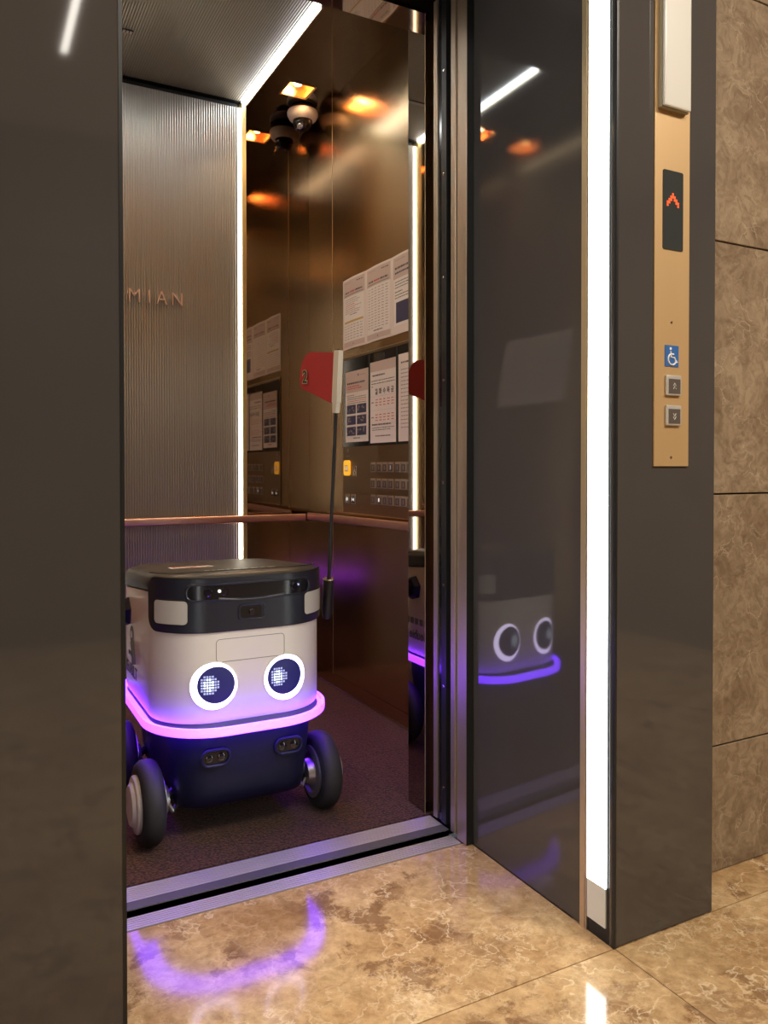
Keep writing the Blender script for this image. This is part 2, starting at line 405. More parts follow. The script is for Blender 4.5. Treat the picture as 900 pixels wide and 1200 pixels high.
# ------------------------------------------------------------------ lobby walls (each stone slab its own piece)
zj = [0.0, 0.313, 0.935, 1.554, 2.173, 2.79, LOBBY_H]
def stone_wall(name, back, segs, axis, plane, sign):
    """back: box args; segs: cut positions along the wall; slabs 18 mm proud of the backing, open 4 mm joints"""
    r = struct(build(MB().box(*back), name, M_joint))
    for i in range(len(segs)-1):
        for k in range(len(zj)-1):
            a, b_ = segs[i]+0.002, segs[i+1]-0.002; z0, z1 = zj[k]+0.002, zj[k+1]-0.002
            p0, p1 = sorted((plane, plane - sign*0.02))
            m = MB().box(a, b_, p0, p1, z0, z1) if axis == 'x' else MB().box(p0, p1, a, b_, z0, z1)
            build(m, 'stone_slab', M_stone, r, bevel=0.0012, seg=1)
    return r
stone_wall('wall_front', (1.40, 4.2, YW+0.02, YW+0.12, 0, LOBBY_H), [1.42, 2.386, 3.586, 4.2], 'x', YW, -1)
stone_wall('wall_entrance', (-2.6, -0.02, YW+0.02, YW+0.12, 0, LOBBY_H), [-2.6, -1.2, -0.03], 'x', YW, -1)
stone_wall('wall_rear', (-2.6, 4.2, -2.52, -2.42, 0, LOBBY_H), [-2.6, -1.2, -0.35], 'x', -2.4, 1)
rw = bpy.data.objects['wall_rear']
for (a, b_) in [(1.74, 2.386), (2.386, 3.586), (3.586, 4.2)]:
    for k in range(len(zj)-1):
        build(MB().box(a+0.002, b_-0.002, -2.42, -2.40, zj[k]+0.002, zj[k+1]-0.002), 'stone_slab', M_stone, rw, bevel=0.0012, seg=1)
struct(build(MB().box(-2.7, -2.6, -2.52, YW+0.12, 0, LOBBY_H), 'wall_lobby_left', M_stone))
struct(build(MB().box(4.2, 4.3, -2.52, YW+0.12, 0, LOBBY_H), 'wall_lobby_right', M_stone))
struct(build(MB().box(-2.7, 4.3, -2.52, 1.75, LOBBY_H, LOBBY_H+0.1), 'ceiling', M_white))
# facing lift entrance in the rear wall of the lobby (seen only as a reflection)
rear = sroot('door_5', (0.7, -2.40, 0))
build(MB().box(-0.33, 0.03, -2.42, -2.34, 0, LOBBY_H), 'door_jamb', M_rear, rear)
build(MB().box(1.36, 1.72, -2.42, -2.34, 0, LOBBY_H), 'door_jamb', M_rear, rear)
build(MB().box(0.03, 1.36, -2.42, -2.36, 2.2, LOBBY_H), 'door_header', M_rear, rear)
build(MB().box(0.03, 0.694, -2.42, -2.38, 0, 2.2), 'door_leaf', M_rear, rear)
build(MB().box(0.697, 1.36, -2.42, -2.38, 0, 2.2), 'door_leaf', M_rear, rear)

# lobby ceiling lamps
def ceiling_lamp(x, y0, y1, hw, label):
    t = thing('ceiling_lamp', (x, (y0+y1)/2, LOBBY_H-0.04), label, 'lamp', 'lobby ceiling lamps')
    build(MB().box(x-hw-0.008, x+hw+0.008, y0-0.008, y1+0.008, LOBBY_H-0.04, LOBBY_H), 'lamp_housing', M_white, t)
    build(MB().box(x-hw, x+hw, y0, y1, LOBBY_H-0.045, LOBBY_H-0.0395), 'lamp_diffuser', M_lampglow, t)
ceiling_lamp(0.40, -1.40, 0.25, 0.014, 'slim linear lobby ceiling lamp reflected at the top of the left dark jamb')
ceiling_lamp(2.15, -0.60, -0.10, 0.25, 'square lobby ceiling lamp in front of the stone wall, out of frame')
ceiling_lamp(0.9, -0.55, -0.05, 0.25, 'square lobby ceiling lamp in front of the lift door, out of frame')
ceiling_lamp(-1.6, -1.7, -0.10, 0.15, 'wide lobby ceiling lamp behind the left jamb, out of frame')

# ------------------------------------------------------------------ portal columns (jambs)
def column(name, s):
    fx = (lambda x: x) if s > 0 else mir
    def bx(x0, x1, y0, y1, z0, z1):
        a, b_ = sorted((fx(x0), fx(x1))); return MB().box(a, b_, y0, y1, z0, z1)
    r = sroot(name, (fx(1.33), 1.4, 0))
    build(bx(XR+0.006, 1.470, YF+0.006, 1.70, 0.004, LOBBY_H), 'core', M_black, r)
    build(bx(XR, XR+0.02, 1.3185, YJ, 0.003, LOBBY_H), 'jamb_panel', M_panelw if s > 0 else M_panel, r, bevel=0.0008)
    build(bx(XR, 1.478, YF, YF+0.015, 0.002, LOBBY_H), 'front_panel', M_panel, r, bevel=0.0008)
    build(bx(1.463, 1.478, YF+0.0155, YW+0.03, 0.002, LOBBY_H), 'side_panel', M_panel, r, bevel=0.0008)
    build(bx(XR-0.0015, XR+0.004, YF-0.0012, YF+0.006, 0.0, LOBBY_H), 'corner_bead', M_dark, r)
    build(bx(XR, XR+0.006, YF+0.016, 1.2405, 0.0, LOBBY_H), 'light_trim', M_dark, r)
    build(bx(XR-0.003, XR+0.006, 1.2975, 1.3035, 0.0, LOBBY_H), 'light_trim', M_frame, r)
    build(bx(XR-0.004, XR+0.006, 1.3038, 1.3180, 0.0, LOBBY_H), 'light_trim', M_brass, r)
    build(bx(XR, XR+0.006, 1.2410, 1.2972, 0.0, 0.030), 'light_foot', M_dark, r)
    # bronze door frame strip behind the jamb panel and the shadow step beside it
    build(bx(1.162, 1.22, 1.7345, 1.779, 0.003, HDR+0.02), 'door_frame', M_frame, r, bevel=0.0008)
    build(bx(1.1625, 1.184, 1.7332, 1.7344, 0.003, HDR+0.02), 'frame_face', M_dark, r)
    return r
column('trim_1', 1); column('trim_2', -1)
hd = sroot('trim_3', (XC, 1.45, HDR+0.02))
build(MB().box(XL+0.001, XR-0.001, YF+0.001, 1.78, HDR+0.02, LOBBY_H), 'header_panel', M_panel, hd)

def light_column(s, label):
    fx = (lambda x: x) if s > 0 else mir
    t = thing('light_column', (fx(XR), 1.269, 0.03), label, 'light', 'light columns in the door jambs')
    a, b_ = sorted((fx(XR-0.0025), fx(XR+0.0055)))
    build(MB().box(a, b_, 1.2415, 1.2968, 0.115, LOBBY_H), 'lit_diffuser', M_ledcol, t)
    build(MB().box(a, b_, 1.2415, 1.2968, 0.031, 0.1148), 'diffuser_end', M_ledend, t, label='unlit foot end of the white diffuser')
light_column(1, 'glowing white vertical light column set in the right dark door jamb')
light_column(-1, 'white vertical light column hidden in the left dark door jamb')

# ------------------------------------------------------------------ sills
def sill(name, y0, y1, z, pitch, lip):
    r = sroot(name, (XC, (y0+y1)/2, z-0.02))
    x0, x1 = LX-0.004, RX+0.004
    build(MB().box(x0, x1, y0, y1, z-0.03, z-0.003), 'sill_base', M_alud, r)
    m = MB(); y = y0 + lip
    while y + pitch*0.72 <= y1 - 0.001:
        m.box(x0, x1, y, y+pitch*0.72, z-0.0031, z); y += pitch
    build(m, 'rib', M_alu, r, stuff=True)
    if lip: build(MB().box(x0, x1, y0, y0+lip-0.001, z-0.030, z), 'lip', M_alud, r)
sill('trim_4', 1.755, 1.806, 0.002, 0.0085, 0.0)
sill('trim_5', 1.815, 1.922, 0.014, 0.0095, 0.034)
struct(build(MB().box(LX-0.1, RX+0.1, 1.80, 1.86, -0.30, -0.06), 'trim_6', M_black))   # dark shaft gap between the sills

# ------------------------------------------------------------------ door leaves parked in the pockets
def leaf(name, s, x_edge, y0, y1, kind):
    fx = (lambda x: x) if s > 0 else mir
    def bx(x0, x1, a, b_, z0, z1):
        p, q = sorted((fx(x0), fx(x1))); return MB().box(p, q, a, b_, z0, z1)
    r = sroot(name, (fx(x_edge+0.3), (y0+y1)/2, 0.02))
    if kind == 'hall':
        build(bx(x_edge, x_edge+0.62, y0, y1, 0.015, HDR+0.01), 'door_panel', M_frame, r, bevel=0.001)
    else:
        build(bx(x_edge, x_edge+0.62, y0, y0+0.024, 0.022, HDR+0.01), 'safety_edge', M_dark, r, bevel=0.001)
        build(bx(x_edge+0.004, x_edge+0.62, y0+0.0245, y0+0.046, 0.022, HDR+0.01), 'rubber_strip', M_glassblk, r, bevel=0.001)
        build(bx(x_edge, x_edge+0.62, y0+0.0465, y0+0.066, 0.022, HDR+0.01), 'door_panel', M_frame, r, bevel=0.001)
        for z in (0.12, 0.40, 0.68, 0.96, 1.24, 1.52, 1.80, 2.08):
            a = fx(x_edge)
            m = MB().lathe([(0.0042, 0.0), (0.0042, 0.0012), (0.002, 0.0016)], (a, y0+0.012, z), (-s, 0, 0), 10)
            build(m, 'screw', M_chrome, r)
leaf('door_1', 1, 1.157, 1.782, 1.803, 'hall'); leaf('door_3', -1, 1.157, 1.782, 1.803, 'hall')
leaf('door_2', 1, 1.157, 1.826, 1.90, 'car'); leaf('door_4', -1, 1.157, 1.826, 1.90, 'car')
struct(build(MB().box(1.17, 1.9, 1.8035, 1.8255, 0.02, HDR), 'trim_7', M_black))
struct(build(MB().box(mir(1.9), mir(1.17), 1.8035, 1.8255, 0.02, HDR), 'trim_8', M_black))

# ------------------------------------------------------------------ lift car shell
cf = struct(build(MB().box(CXL-0.02, CXR+0.02, 1.923, CYB+0.02, -0.06, ZC-0.006), 'floor_car', M_black))
cxs = [CXL, 0.12, 0.62, 1.12, CXR]; cys = [1.9245, 2.42, 2.92, 3.42, CYB]
for i in range(4):
    for j in range(4):
        y0 = cys[j] if j else 1.9245
        x0, x1 = cxs[i], cxs[i+1]
        build(MB().box(x0+0.0007, x1-0.0007, y0+0.0007, cys[j+1]-0.0007, ZC-0.0061, ZC), 'carpet_tile', M_carpet, cf)
# side walls: panels with fine joints, kick plate with bright edge
def side_wall(name, s):
    fx = (lambda x: x) if s > 0 else mir
    def bx(x0, x1, y0, y1, z0, z1):
        p, q = sorted((fx(x0), fx(x1))); return MB().box(p, q, y0, y1, z0, z1)
    r = struct(build(bx(CXR+0.012, CXR+0.05, 1.94, CYB+0.05, 0, ZT+0.02), name, M_black))
    for (a, b_) in [(2.031, 2.36), (2.362, 3.262), (3.264, CYB)]:
        build(bx(CXR, CXR+0.012, a, b_, ZC+0.062, ZT), 'wall_panel', M_side, r, bevel=0.0008)
    build(bx(CXR+0.001, CXR+0.012, 2.031, CYB, ZC+0.004, ZC+0.060), 'kick_plate', M_side, r)
    build(bx(CXR-0.002, CXR+0.012, 2.031, CYB, ZC, ZC+0.0035), 'kick_edge', M_chrome, r)
    build(bx(CXR-0.001, CXR+0.012, 3.2622, 3.2638, ZC+0.06, ZT), 'joint_bead', M_brass, r)
    return r
side_wall('wall_right', 1); side_wall('wall_left', -1)
# back wall: dark mirror side strips and corrugated centre panel
CP0, CP1 = 0.2865, 1.1045
bw = struct(build(MB().box(CXL-0.05, CXR+0.05, CYB+0.012, CYB+0.06, 0, ZT+0.02), 'wall_back', M_black))
build(MB().box(1.10, CXR, CYB, CYB+0.012, ZC, ZT), 'mirror_strip', M_mirror, bw)
build(MB().box(CXL, mir(1.10), CYB, CYB+0.012, ZC, ZT), 'mirror_strip', M_mirror, bw)
def corrugated(a0, a1, pitch, depth, f):
    """f(a, h, end) -> 3-D point; half-round ribs across a"""
    n = int(round((a1-a0)/pitch)); prof = []
    for i in range(n):
        for k in range(6):
            t = k/6; prof.append((a0+(i+t)*(a1-a0)/n, depth*abs(math.sin(PI*t))**0.7))
    prof.append((a1, 0))
    m = MB(); v = [f(a, h, 0) for a, h in prof] + [f(a, h, 1) for a, h in prof]; k = len(prof)
    m.add(v, [(i, i+1, k+i+1, k+i) for i in range(k-1)])
    b0, b1 = f(a0, -0.02, 0), f(a1, -0.02, 0); c0, c1 = f(a0, -0.02, 1), f(a1, -0.02, 1)
    m.quad(b0, f(a0, 0, 0), f(a0, 0, 1), c0); m.quad(b1, f(a1, 0, 0), f(a1, 0, 1), c1); m.quad(b0, b1, c1, c0)
    m.quad(b0, b1, f(a1, 0, 0), f(a0, 0, 0)); m.quad(c0, c1, f(a1, 0, 1), f(a0, 0, 1))
    return m
pc = build(corrugated(CP0, CP1, 0.0108, 0.003, lambda a, h, e: (a, 3.502-h, ZC if e == 0 else 2.632)), 'corrugated_panel', M_corr, bw)
build(MB().box(CP0, CP1, 3.518, CYB, 2.634, ZT), 'shadow_gap', M_black, bw)
for s in (1, -1):
    fx = (lambda x: x) if s > 0 else mir
    p, q = sorted((fx(1.1145), fx(1.1330)))
    build(MB().box(p, q, 3.473, CYB-0.0005, ZC, 2.652), 'edge_profile', M_edge, bw)
# ceiling of the car
cc = sroot('ceiling_car', (XC, 2.78, ZT))
build(MB().box(CXL-0.05, CXR+0.05, 1.94, CYB+0.05, ZT+0.07, ZT+0.10), 'ceiling_back', M_black, cc)
build(corrugated(0.284, 1.107, 0.0098, 0.003, lambda a, h, e: (a, 2.62 if e == 0 else 3.478, ZT-h)), 'corrugated_panel', M_corr, cc)
build(MB().box(0.256, 1.135, 2.03, 2.6195, ZT, ZT+0.02), 'ceiling_panel', M_soffit, cc)
build(MB().box(0.256, 1.140, 3.479, CYB, ZT+0.012, ZT+0.02), 'shadow_gap', M_black, cc)
DL = [(1.300, 3.262), (1.300, 2.40), (mir(1.300), 3.262), (mir(1.300), 2.40)]
HS = 0.060
for s in (1, -1):
    fx = (lambda x: x) if s > 0 else mir
    def sb(x0, x1, y0, y1):
        p, q = sorted((fx(x0), fx(x1))); build(MB().box(p, q, y0, y1, ZT, ZT+0.015), 'soffit_panel', M_soffit, cc)
    sb(1.140, 1.300-HS, 2.03, CYB); sb(1.300+HS, CXR, 2.03, CYB)
    sb(1.300-HS, 1.300+HS, 2.03, 2.40-HS); sb(1.300-HS, 1.300+HS, 2.40+HS, 3.262-HS); sb(1.300-HS, 1.300+HS, 3.262+HS, CYB)
for s in (1, -1):
    fx = (lambda x: x) if s > 0 else mir
    p, q = sorted((fx(1.1340), fx(1.1390))); build(MB().box(p, q, 2.62, 3.472, ZT-0.018, ZT+0.015), 'light_lip', M_brass, cc)
# front returns and header
wf = sroot('wall_return', (XC, 1.98, 0))
for s in (1, -1):
    fx = (lambda x: x) if s > 0 else mir
    p, q = sorted((fx(RX), fx(RX+0.012))); build(MB().box(p, q, 1.934, CYF, ZC, HDR), 'return_face', M_return, wf)
    p, q = sorted((fx(RX+0.0125), fx(CXR+0.05))); build(MB().box(p, q, 1.934, CYF, ZC, ZT), 'return_panel', M_side, wf)
    p, q = sorted((fx(RX-0.0012), fx(RX))); build(MB().box(p, q, 1.9315, 1.9335, ZC, HDR), 'return_bead', M_brass, wf)
build(MB().box(LX-0.01, RX+0.01, 1.934, CYF, HDR, HDR+0.012), 'header_soffit', M_return, wf)
build(MB().box(LX-0.012, RX+0.012, 1.934, CYF, HDR+0.0125, ZT), 'header_panel', M_side, wf)

# ------------------------------------------------------------------ LED strips of the car
def strip(name, box, label, mat):
    o = build(MB().box(*box), name, mat); tag(o, label, 'light', 'light strips of the lift car'); return o
strip('ceiling_light_strip', (1.1110, 1.1330, 2.625, 3.472, ZT-0.012, ZT+0.012), 'bright white light strip along the right edge of the ribbed ceiling', M_led)
strip('ceiling_light_strip', (mir(1.1330), mir(1.1110), 2.625, 3.472, ZT-0.012, ZT+0.012), 'white light strip along the left edge of the ribbed ceiling, seen only as a reflection', M_led)
strip('wall_light_strip', (1.1055, 1.1140, 3.495, CYB-0.001, ZC, 2.630), 'vertical white light strip at the right edge of the ribbed back panel', M_ledback)
strip('wall_light_strip', (mir(1.1140), mir(1.1055), 3.495, CYB-0.001, ZC, 2.630), 'vertical white light strip at the left edge of the ribbed back panel, behind the dark jamb', M_ledback)

# ------------------------------------------------------------------ recessed downlights
dl_labels = ['square copper downlight in the soffit beside the security camera', 'square copper downlight near the car door on the control panel side, above the frame',
             'square copper downlight in the far soffit behind the left jamb', 'square copper downlight near the car door on the far side, above the frame']
for (x, y), lb in zip(DL, dl_labels):
    t = thing('recessed_downlight', (x, y, ZT), lb, 'downlight', 'square downlights in the car soffits')
    h = HS - 0.001; z0, z1 = ZT-0.001, ZT+0.062; k = 0.004
    m = MB().box(x-h, x+h, y-h, y-h+k, z0, z1).box(x-h, x+h, y+h-k, y+h, z0, z1).box(x-h, x-h+k, y-h+k, y+h-k, z0, z1).box(x+h-k, x+h, y-h+k, y+h-k, z0, z1)
    build(m, 'housing', M_copperrefl, t)
    build(MB().box(x-h, x+h, y-h, y+h, z1, z1+0.004), 'reflector', M_copperrefl, t)
    e = 0.004
    m = MB().box(x-h-e, x+h+e, y-h-e, y-h, ZT-0.004, ZT-0.0005).box(x-h-e, x+h+e, y+h, y+h+e, ZT-0.004, ZT-0.0005)
    m.box(x-h-e, x-h, y-h, y+h, ZT-0.004, ZT-0.0005).box(x+h, x+h+e, y-h, y+h, ZT-0.004, ZT-0.0005)
    build(m, 'rim', M_brass, t)
    build(MB().lathe([(0.004, 0), (0.016, 0.006), (0.022, 0.018), (0.020, 0.030), (0.012, 0.038)], (x, y, ZT+0.058), (0, 0, -1), 16), 'bulb', M_bulb, t)
    l = bpy.data.lights.new('downlight_beam', 'SPOT'); l.energy = 16; l.color = (1.0, 0.62, 0.30); l.spot_size = math.radians(120); l.spot_blend = 0.8; l.shadow_soft_size = 0.02
    o = bpy.data.objects.new('downlight_beam', l); COL.objects.link(o); o.location = (x, y, ZT+0.012)

# ------------------------------------------------------------------ security camera
cx, cy = 1.384, 3.415
t = thing('security_camera', (cx, cy, ZT), 'white dome security camera on the dark soffit in the back corner', 'camera')
build(MB().lathe([(0.050, 0), (0.050, 0.010), (0.044, 0.012)], (cx, cy, ZT), (0, 0, -1), 32), 'mount', M_dark, t)
build(MB().lathe([(0.060, 0.014), (0.068, 0.017), (0.071, 0.026), (0.070, 0.036), (0.062, 0.052), (0.050, 0.062), (0.046, 0.060)], (cx, cy, ZT), (0, 0, -1), 40), 'bell', M_cambody, t)
prof = [(0.045, 0.056)] + [(0.045*math.cos(a), 0.066+0.045*math.sin(a)) for a in [PI/2*k/8 for k in range(9)]]
dm = build(MB().lathe(prof, (cx, cy, ZT), (0, 0, -1), 32), 'dome', M_camdome, t)
build(MB().lathe([(0.013, 0), (0.013, 0.006), (0.009, 0.008)], (cx-0.022, cy-0.026, ZT-0.096), (-0.6, -0.65, -0.45), 16), 'lens', M_chrome, dm)
arc = [(cx-0.030*math.cos(a)-0.012, cy+0.030*math.sin(a)-0.020, ZT-0.078-0.036*math.cos(a*0.8)) for a in [-1.0+2.0*k/10 for k in range(11)]]
build(MB().tube(arc, 0.0018, 6), 'lens_yoke', M_chrome, dm)

# small slotted vent in the ceiling
t = thing('ceiling_vent', (0.52, 3.12, ZT), 'small bright slotted vent in the ribbed car ceiling beside the left jamb', 'vent')
build(MB().box(0.44, 0.575, 3.108, 3.130, ZT-0.006, ZT-0.001), 'vent_frame', M_dark, t)
for k in range(10):
    x = 0.448 + k*0.0128
    build(MB().box(x, x+0.008, 3.110, 3.128, ZT-0.008, ZT-0.0055), 'slat', M_lantern, t)

# ------------------------------------------------------------------ wall lettering
t = thing('wall_lettering', (0.73, 3.499, 1.71), 'slim copper letters reading MIAN on the ribbed back panel', 'sign')
for ch, x in (('M', 0.615), ('I', 0.697), ('A', 0.735), ('N', 0.797)):
    text_part(ch, 0.084, 'letter', M_letter, t, (x, 3.496, 1.710), (1, 0, 0), (0, 0, 1), extrude=0.004, offset=-0.0012, sx=0.88)

# ------------------------------------------------------------------ handrails
def handrail(pts, brk, lb, org):
    t = thing('handrail', org, lb, 'handrail', 'copper handrails of the lift car')
    (ax, ay, az), (bx_, by, bz) = pts
    d = Vector((bx_-ax, by-ay, bz-az)).normalized(); sd = Vector((0, 0, 1)).cross(d).normalized(); up = d.cross(sd)
    prof = rrect(0.014, 0.034, 0.006, 3)
    m = MB().loft([[Vector(p) + sd*u + up*v for u, v in prof] for p in pts])
    build(m, 'rail_bar', M_copper, t)
    for (p, q) in brk: build(MB().tube([p, q], 0.009, 10), 'bracket', M_dark, t)
handrail([(-0.02, 3.445, 0.770), (1.405, 3.445, 0.770)], [((x, 3.448, 0.766), (x, 3.4985 if 0.3 < x < 1.09 else 3.534, 0.766)) for x in (0.05, 0.70, 1.30)],
         'copper handrail across the back wall behind the robot', (0.70, 3.445, 0.755))
handrail([(1.415, 3.43, 0.776), (1.415, 2.06, 0.792)], [((1.417, y, 0.778), (1.464, y, 0.778)) for y in (3.40, 2.80, 2.2)],
         'copper handrail along the right wall under the control panel', (1.415, 2.75, 0.77))
handrail([(mir(1.415), 3.40, 0.776), (mir(1.415), 2.06, 0.776)], [((mir(1.417), y, 0.776), (mir(1.464), y, 0.776)) for y in (3.30, 2.80, 2.2)],
         'copper handrail along the left wall, hidden by the left jamb', (mir(1.415), 2.75, 0.76))
# black clip where the two rails meet
bpy.data.objects['handrail.001']
build(MB().box(1.4075, 1.4225, 3.432, 3.439, 0.757, 0.792), 'end_cap', M_black, bpy.data.objects['handrail.001'], label='black rubber end cap')

# ------------------------------------------------------------------ notices
class PaperFrame:
    """maps (u right 0..1, v up 0..1) of a sheet on a wall facing -X (s=1) or +X (s=-1); right runs to -Y or +Y"""
    def __init__(s, x, y0, w_, z0, h_, sgn, bulge=0.004):
        s.x, s.y0, s.w, s.z0, s.h, s.g, s.b = x, y0, w_, z0, h_, sgn, bulge
    def p(s, u, v, off=0.0):
        return (s.x - s.g*(0.0012 + s.b*math.sin(PI*u)**1.2 + off), s.y0 - s.g*u*s.w, s.z0 + v*s.h)
def patch(fr, u0, u1, v0, v1, off, n=6):
    m = MB(); vs_ = []
    for i in range(n+1):
        u = u0 + (u1-u0)*i/n; vs_ += [fr.p(u, v0, off), fr.p(u, v1, off)]
    return m.add(vs_, [(2*i, 2*i+2, 2*i+3, 2*i+1) for i in range(n)])
def sheet(fr, label, group, style, mat, cat='notice'):
    n = 8; m = MB(); V = []
    for off in (0.0, 0.0006):
        for i in range(n+1): V += [fr.p(i/n, 0, off-0.0003), fr.p(i/n, 1, off-0.0003)]
    k = 2*(n+1); F = [(2*i, 2*i+2, 2*i+3, 2*i+1) for i in range(n)] + [(k+2*i, k+2*i+1, k+2*i+3, k+2*i+2) for i in range(n)]
    F += [(2*i, 2*i+2, k+2*i+2, k+2*i) for i in range(n)] + [(2*i+1, 2*i+3, k+2*i+3, k+2*i+1) for i in range(n)] + [(0, 1, k+1, k), (2*n, 2*n+1, k+2*n+1, k+2*n)]
    m.add(V, F)
    t = build(m, 'notice_sheet', mat); tag(t, label, cat, group)
    lay = {}
    def put(key, u0, u1, v0, v1, lvl=1):
        q = patch(fr, u0, u1, v0, v1, 0.0006+0.0003*lvl, 3 if u1-u0 < 0.3 else 6)
        lay.setdefault(key, MB()).add(q.v, q.f)
    rnd = random.Random(style*13+5)
    def line(key, u0, u1, v, th=0.010, gap=0.25):
        u = u0
        while u < u1:
            l = rnd.uniform(0.02, 0.085); e = min(u+l, u1)
            put(key, u, e, v-th/2, v+th/2, 2); u = e + rnd.uniform(0.008, 0.018)
    if style in (1, 2):
        put('tint', 0.05, 0.95, 0.74, 0.97); put('tint', 0.05, 0.95, 0.03, 0.10)
        put('panel', 0.07, 0.93, 0.105, 0.735)
        line('light', 0.12, 0.40, 0.935, 0.008); line('ink', 0.64, 0.88, 0.925, 0.012)
        line('ink', 0.12, 0.34, 0.80, 0.022); line('red', 0.36, 0.56, 0.80, 0.022); line('ink', 0.58, 0.86, 0.80, 0.022)
        put('ink', 0.10, 0.90, 0.758, 0.764, 2)
        if style == 1:
            for k in range(8): line('red' if k in (3, 5) else 'light', 0.12, rnd.uniform(0.5, 0.85), 0.70-k*0.028, 0.008)
            line('ink', 0.36, 0.66, 0.475, 0.010)
            put('yel', 0.10, 0.90, 0.365, 0.395, 2)
            for r in range(6):
                for c in range(6): line('light', 0.11+c*0.135, 0.20+c*0.135, 0.33-r*0.038, 0.009)
        else:
            for r in range(15):
                for c in range(6): line('light', 0.11+c*0.135, 0.20+c*0.135, 0.70-r*0.037, 0.009)
            line('ink', 0.34, 0.68, 0.14, 0.014)
        put('ink', 0.49, 0.52, 0.055, 0.07, 2)
    elif style == 3:
        put('tint', 0.05, 0.95, 0.70, 0.97); put('panel', 0.07, 0.93, 0.105, 0.695)
        line('light', 0.12, 0.5, 0.93, 0.008); line('ink', 0.12, 0.85, 0.83, 0.026); line('navy', 0.12, 0.85, 0.77, 0.022)
        for k in range(3): line('ink', 0.12, 0.88, 0.655-k*0.035, 0.010)
        line('ink', 0.12, 0.4, 0.53, 0.012)
        for k in range(2): line('ink', 0.12, 0.86, 0.49-k*0.035, 0.010)
        put('navy', 0.16, 0.86, 0.14, 0.40, 2)
    elif style == 4:
        put('tint', 0.0, 1.0, 0.70, 1.0); line('ink', 0.55, 0.62, 0.935, 0.03); line('light', 0.66, 0.9, 0.93, 0.008)
        line('ink', 0.08, 0.86, 0.83, 0.024); line('red', 0.08, 0.62, 0.785, 0.014); line('red', 0.08, 0.72, 0.755, 0.014)
        for k in range(5): line('red' if k == 3 else 'ink', 0.08, 0.92 if k else 0.4, 0.66-k*0.028, 0.008)
        for r in range(3):
            for c in range(2):
                u0 = 0.07+c*0.45; v0 = 0.40-r*0.155
                put('navy', u0, u0+0.40, v0, v0+0.125, 2)
                for k in range(7):
                    a = u0+rnd.uniform(0.02, 0.32); b_ = v0+rnd.uniform(0.01, 0.09)
                    put('light', a, a+rnd.uniform(0.02, 0.05), b_, b_+rnd.uniform(0.015, 0.035), 3)
        line('ink', 0.36, 0.66, 0.055, 0.012)
    elif style == 5:
        put('tint', 0.0, 1.0, 0.88, 1.0)
        line('ink', 0.10, 0.60, 0.83, 0.018)
        for k in range(3): line('ink', 0.06, 0.96 if k < 2 else 0.12, 0.765-k*0.035, 0.009)
        for r in (0, 1):
            for c in range(5):
                for k in range(3):
                    line('red', 0.22+c*0.155, 0.31+c*0.155, 0.53-r*0.185-k*0.034, 0.011)
            line('ink', 0.06, 0.15, 0.50-r*0.185, 0.012)
        for k in range(3): put('light', 0.04, 0.97, 0.57-k*0.17, 0.5715-k*0.17, 2)
        line('ink', 0.08, 0.82, 0.225, 0.018); line('ink', 0.08, 0.95, 0.185, 0.008); line('ink', 0.08, 0.8, 0.160, 0.008)
        line('ink', 0.22, 0.80, 0.085, 0.012)
    else:
        line('ink', 0.10, 0.70, 0.90, 0.02)
        for k in range(16): line('light', 0.10, rnd.uniform(0.6, 0.9), 0.82-k*0.044, 0.010)
    mats = dict(tint=M_paper_head, panel=M_paper_w, ink=M_ink, light=M_ink_l, red=M_inkred, navy=M_inkblue, yel=M_inkyel)
    for key, q in lay.items(): build(q, 'print', mats[key], t, sharp=180, stuff=True)
    if style == 5:
        for c, chh in enumerate('월화수목금'):
            text_part(chh, 0.026, 'print', M_ink, t, fr.p(0.205+c*0.155, 0.60, 0.0015), (0, -1, 0), (0, 0, 1), offset=0.0008)
    return t
W_ = CXR
gA = 'notices taped above the control panel'
for k, (st, lb) in enumerate([(1, 'paper notice taped above the panel, nearest the corner, with an ochre table row'),
                              (2, 'paper notice with a full-page table, middle of the row above the panel'),
                              (3, 'paper notice with a dark picture, nearest the car door above the panel')]):
    sheet(PaperFrame(W_, 3.147-k*0.2245, 0.2235, 1.510, 0.302, 1, 0.005), lb, gA, st, M_paper)

# ------------------------------------------------------------------ car operating panel
t = thing('control_panel', (W_, 2.75, 0.80), 'bronze lift control panel with rows of buttons on the right wall', 'control panel')
PX = W_ - 0.004
build(MB().box(PX, W_, 2.36, 3.146, 0.806, 1.478), 'plate', M_cop, t, bevel=0.0012)
build(MB().box(PX-0.0012, PX+0.001, 2.37, 3.140, 1.4745, 1.4775), 'plate_edge', M_brass, t)
build(MB().box(PX-0.0012, PX+0.001, 3.1425, 3.1455, 0.81, 1.4775), 'plate_edge', M_brass, t)
build(MB().box(PX-0.0012, PX+0.001, 2.37, 3.140, 0.8065, 0.8085), 'plate_edge', M_brass, t)
dc = build(MB().box(PX-0.003, PX, 2.38, 3.136, 1.090, 1.465), 'display_case', M_glassblk, t, bevel=0.001)
for y in (2.884, 2.648): build(MB().box(PX-0.0045, PX-0.0028, y-0.004, y+0.004, 1.092, 1.463), 'case_divider', M_grey_glass, dc)
build(MB().box(PX-0.0040, PX-0.0028, 2.745, 2.83, 1.426, 1.455), 'case_window', M_grey_glass, dc)
gB = 'notices inside the black display case'
sheet(PaperFrame(PX-0.0032, 3.108, 0.218, 1.110, 0.300, 1, 0.0), 'notice with six small photos in the black display case of the control panel', gB, 4, M_paper_w)
sheet(PaperFrame(PX-0.0032, 2.872, 0.216, 1.100, 0.325, 1, 0.0), 'weekday timetable notice in red and black in the middle of the display case', gB, 5, M_paper_w)
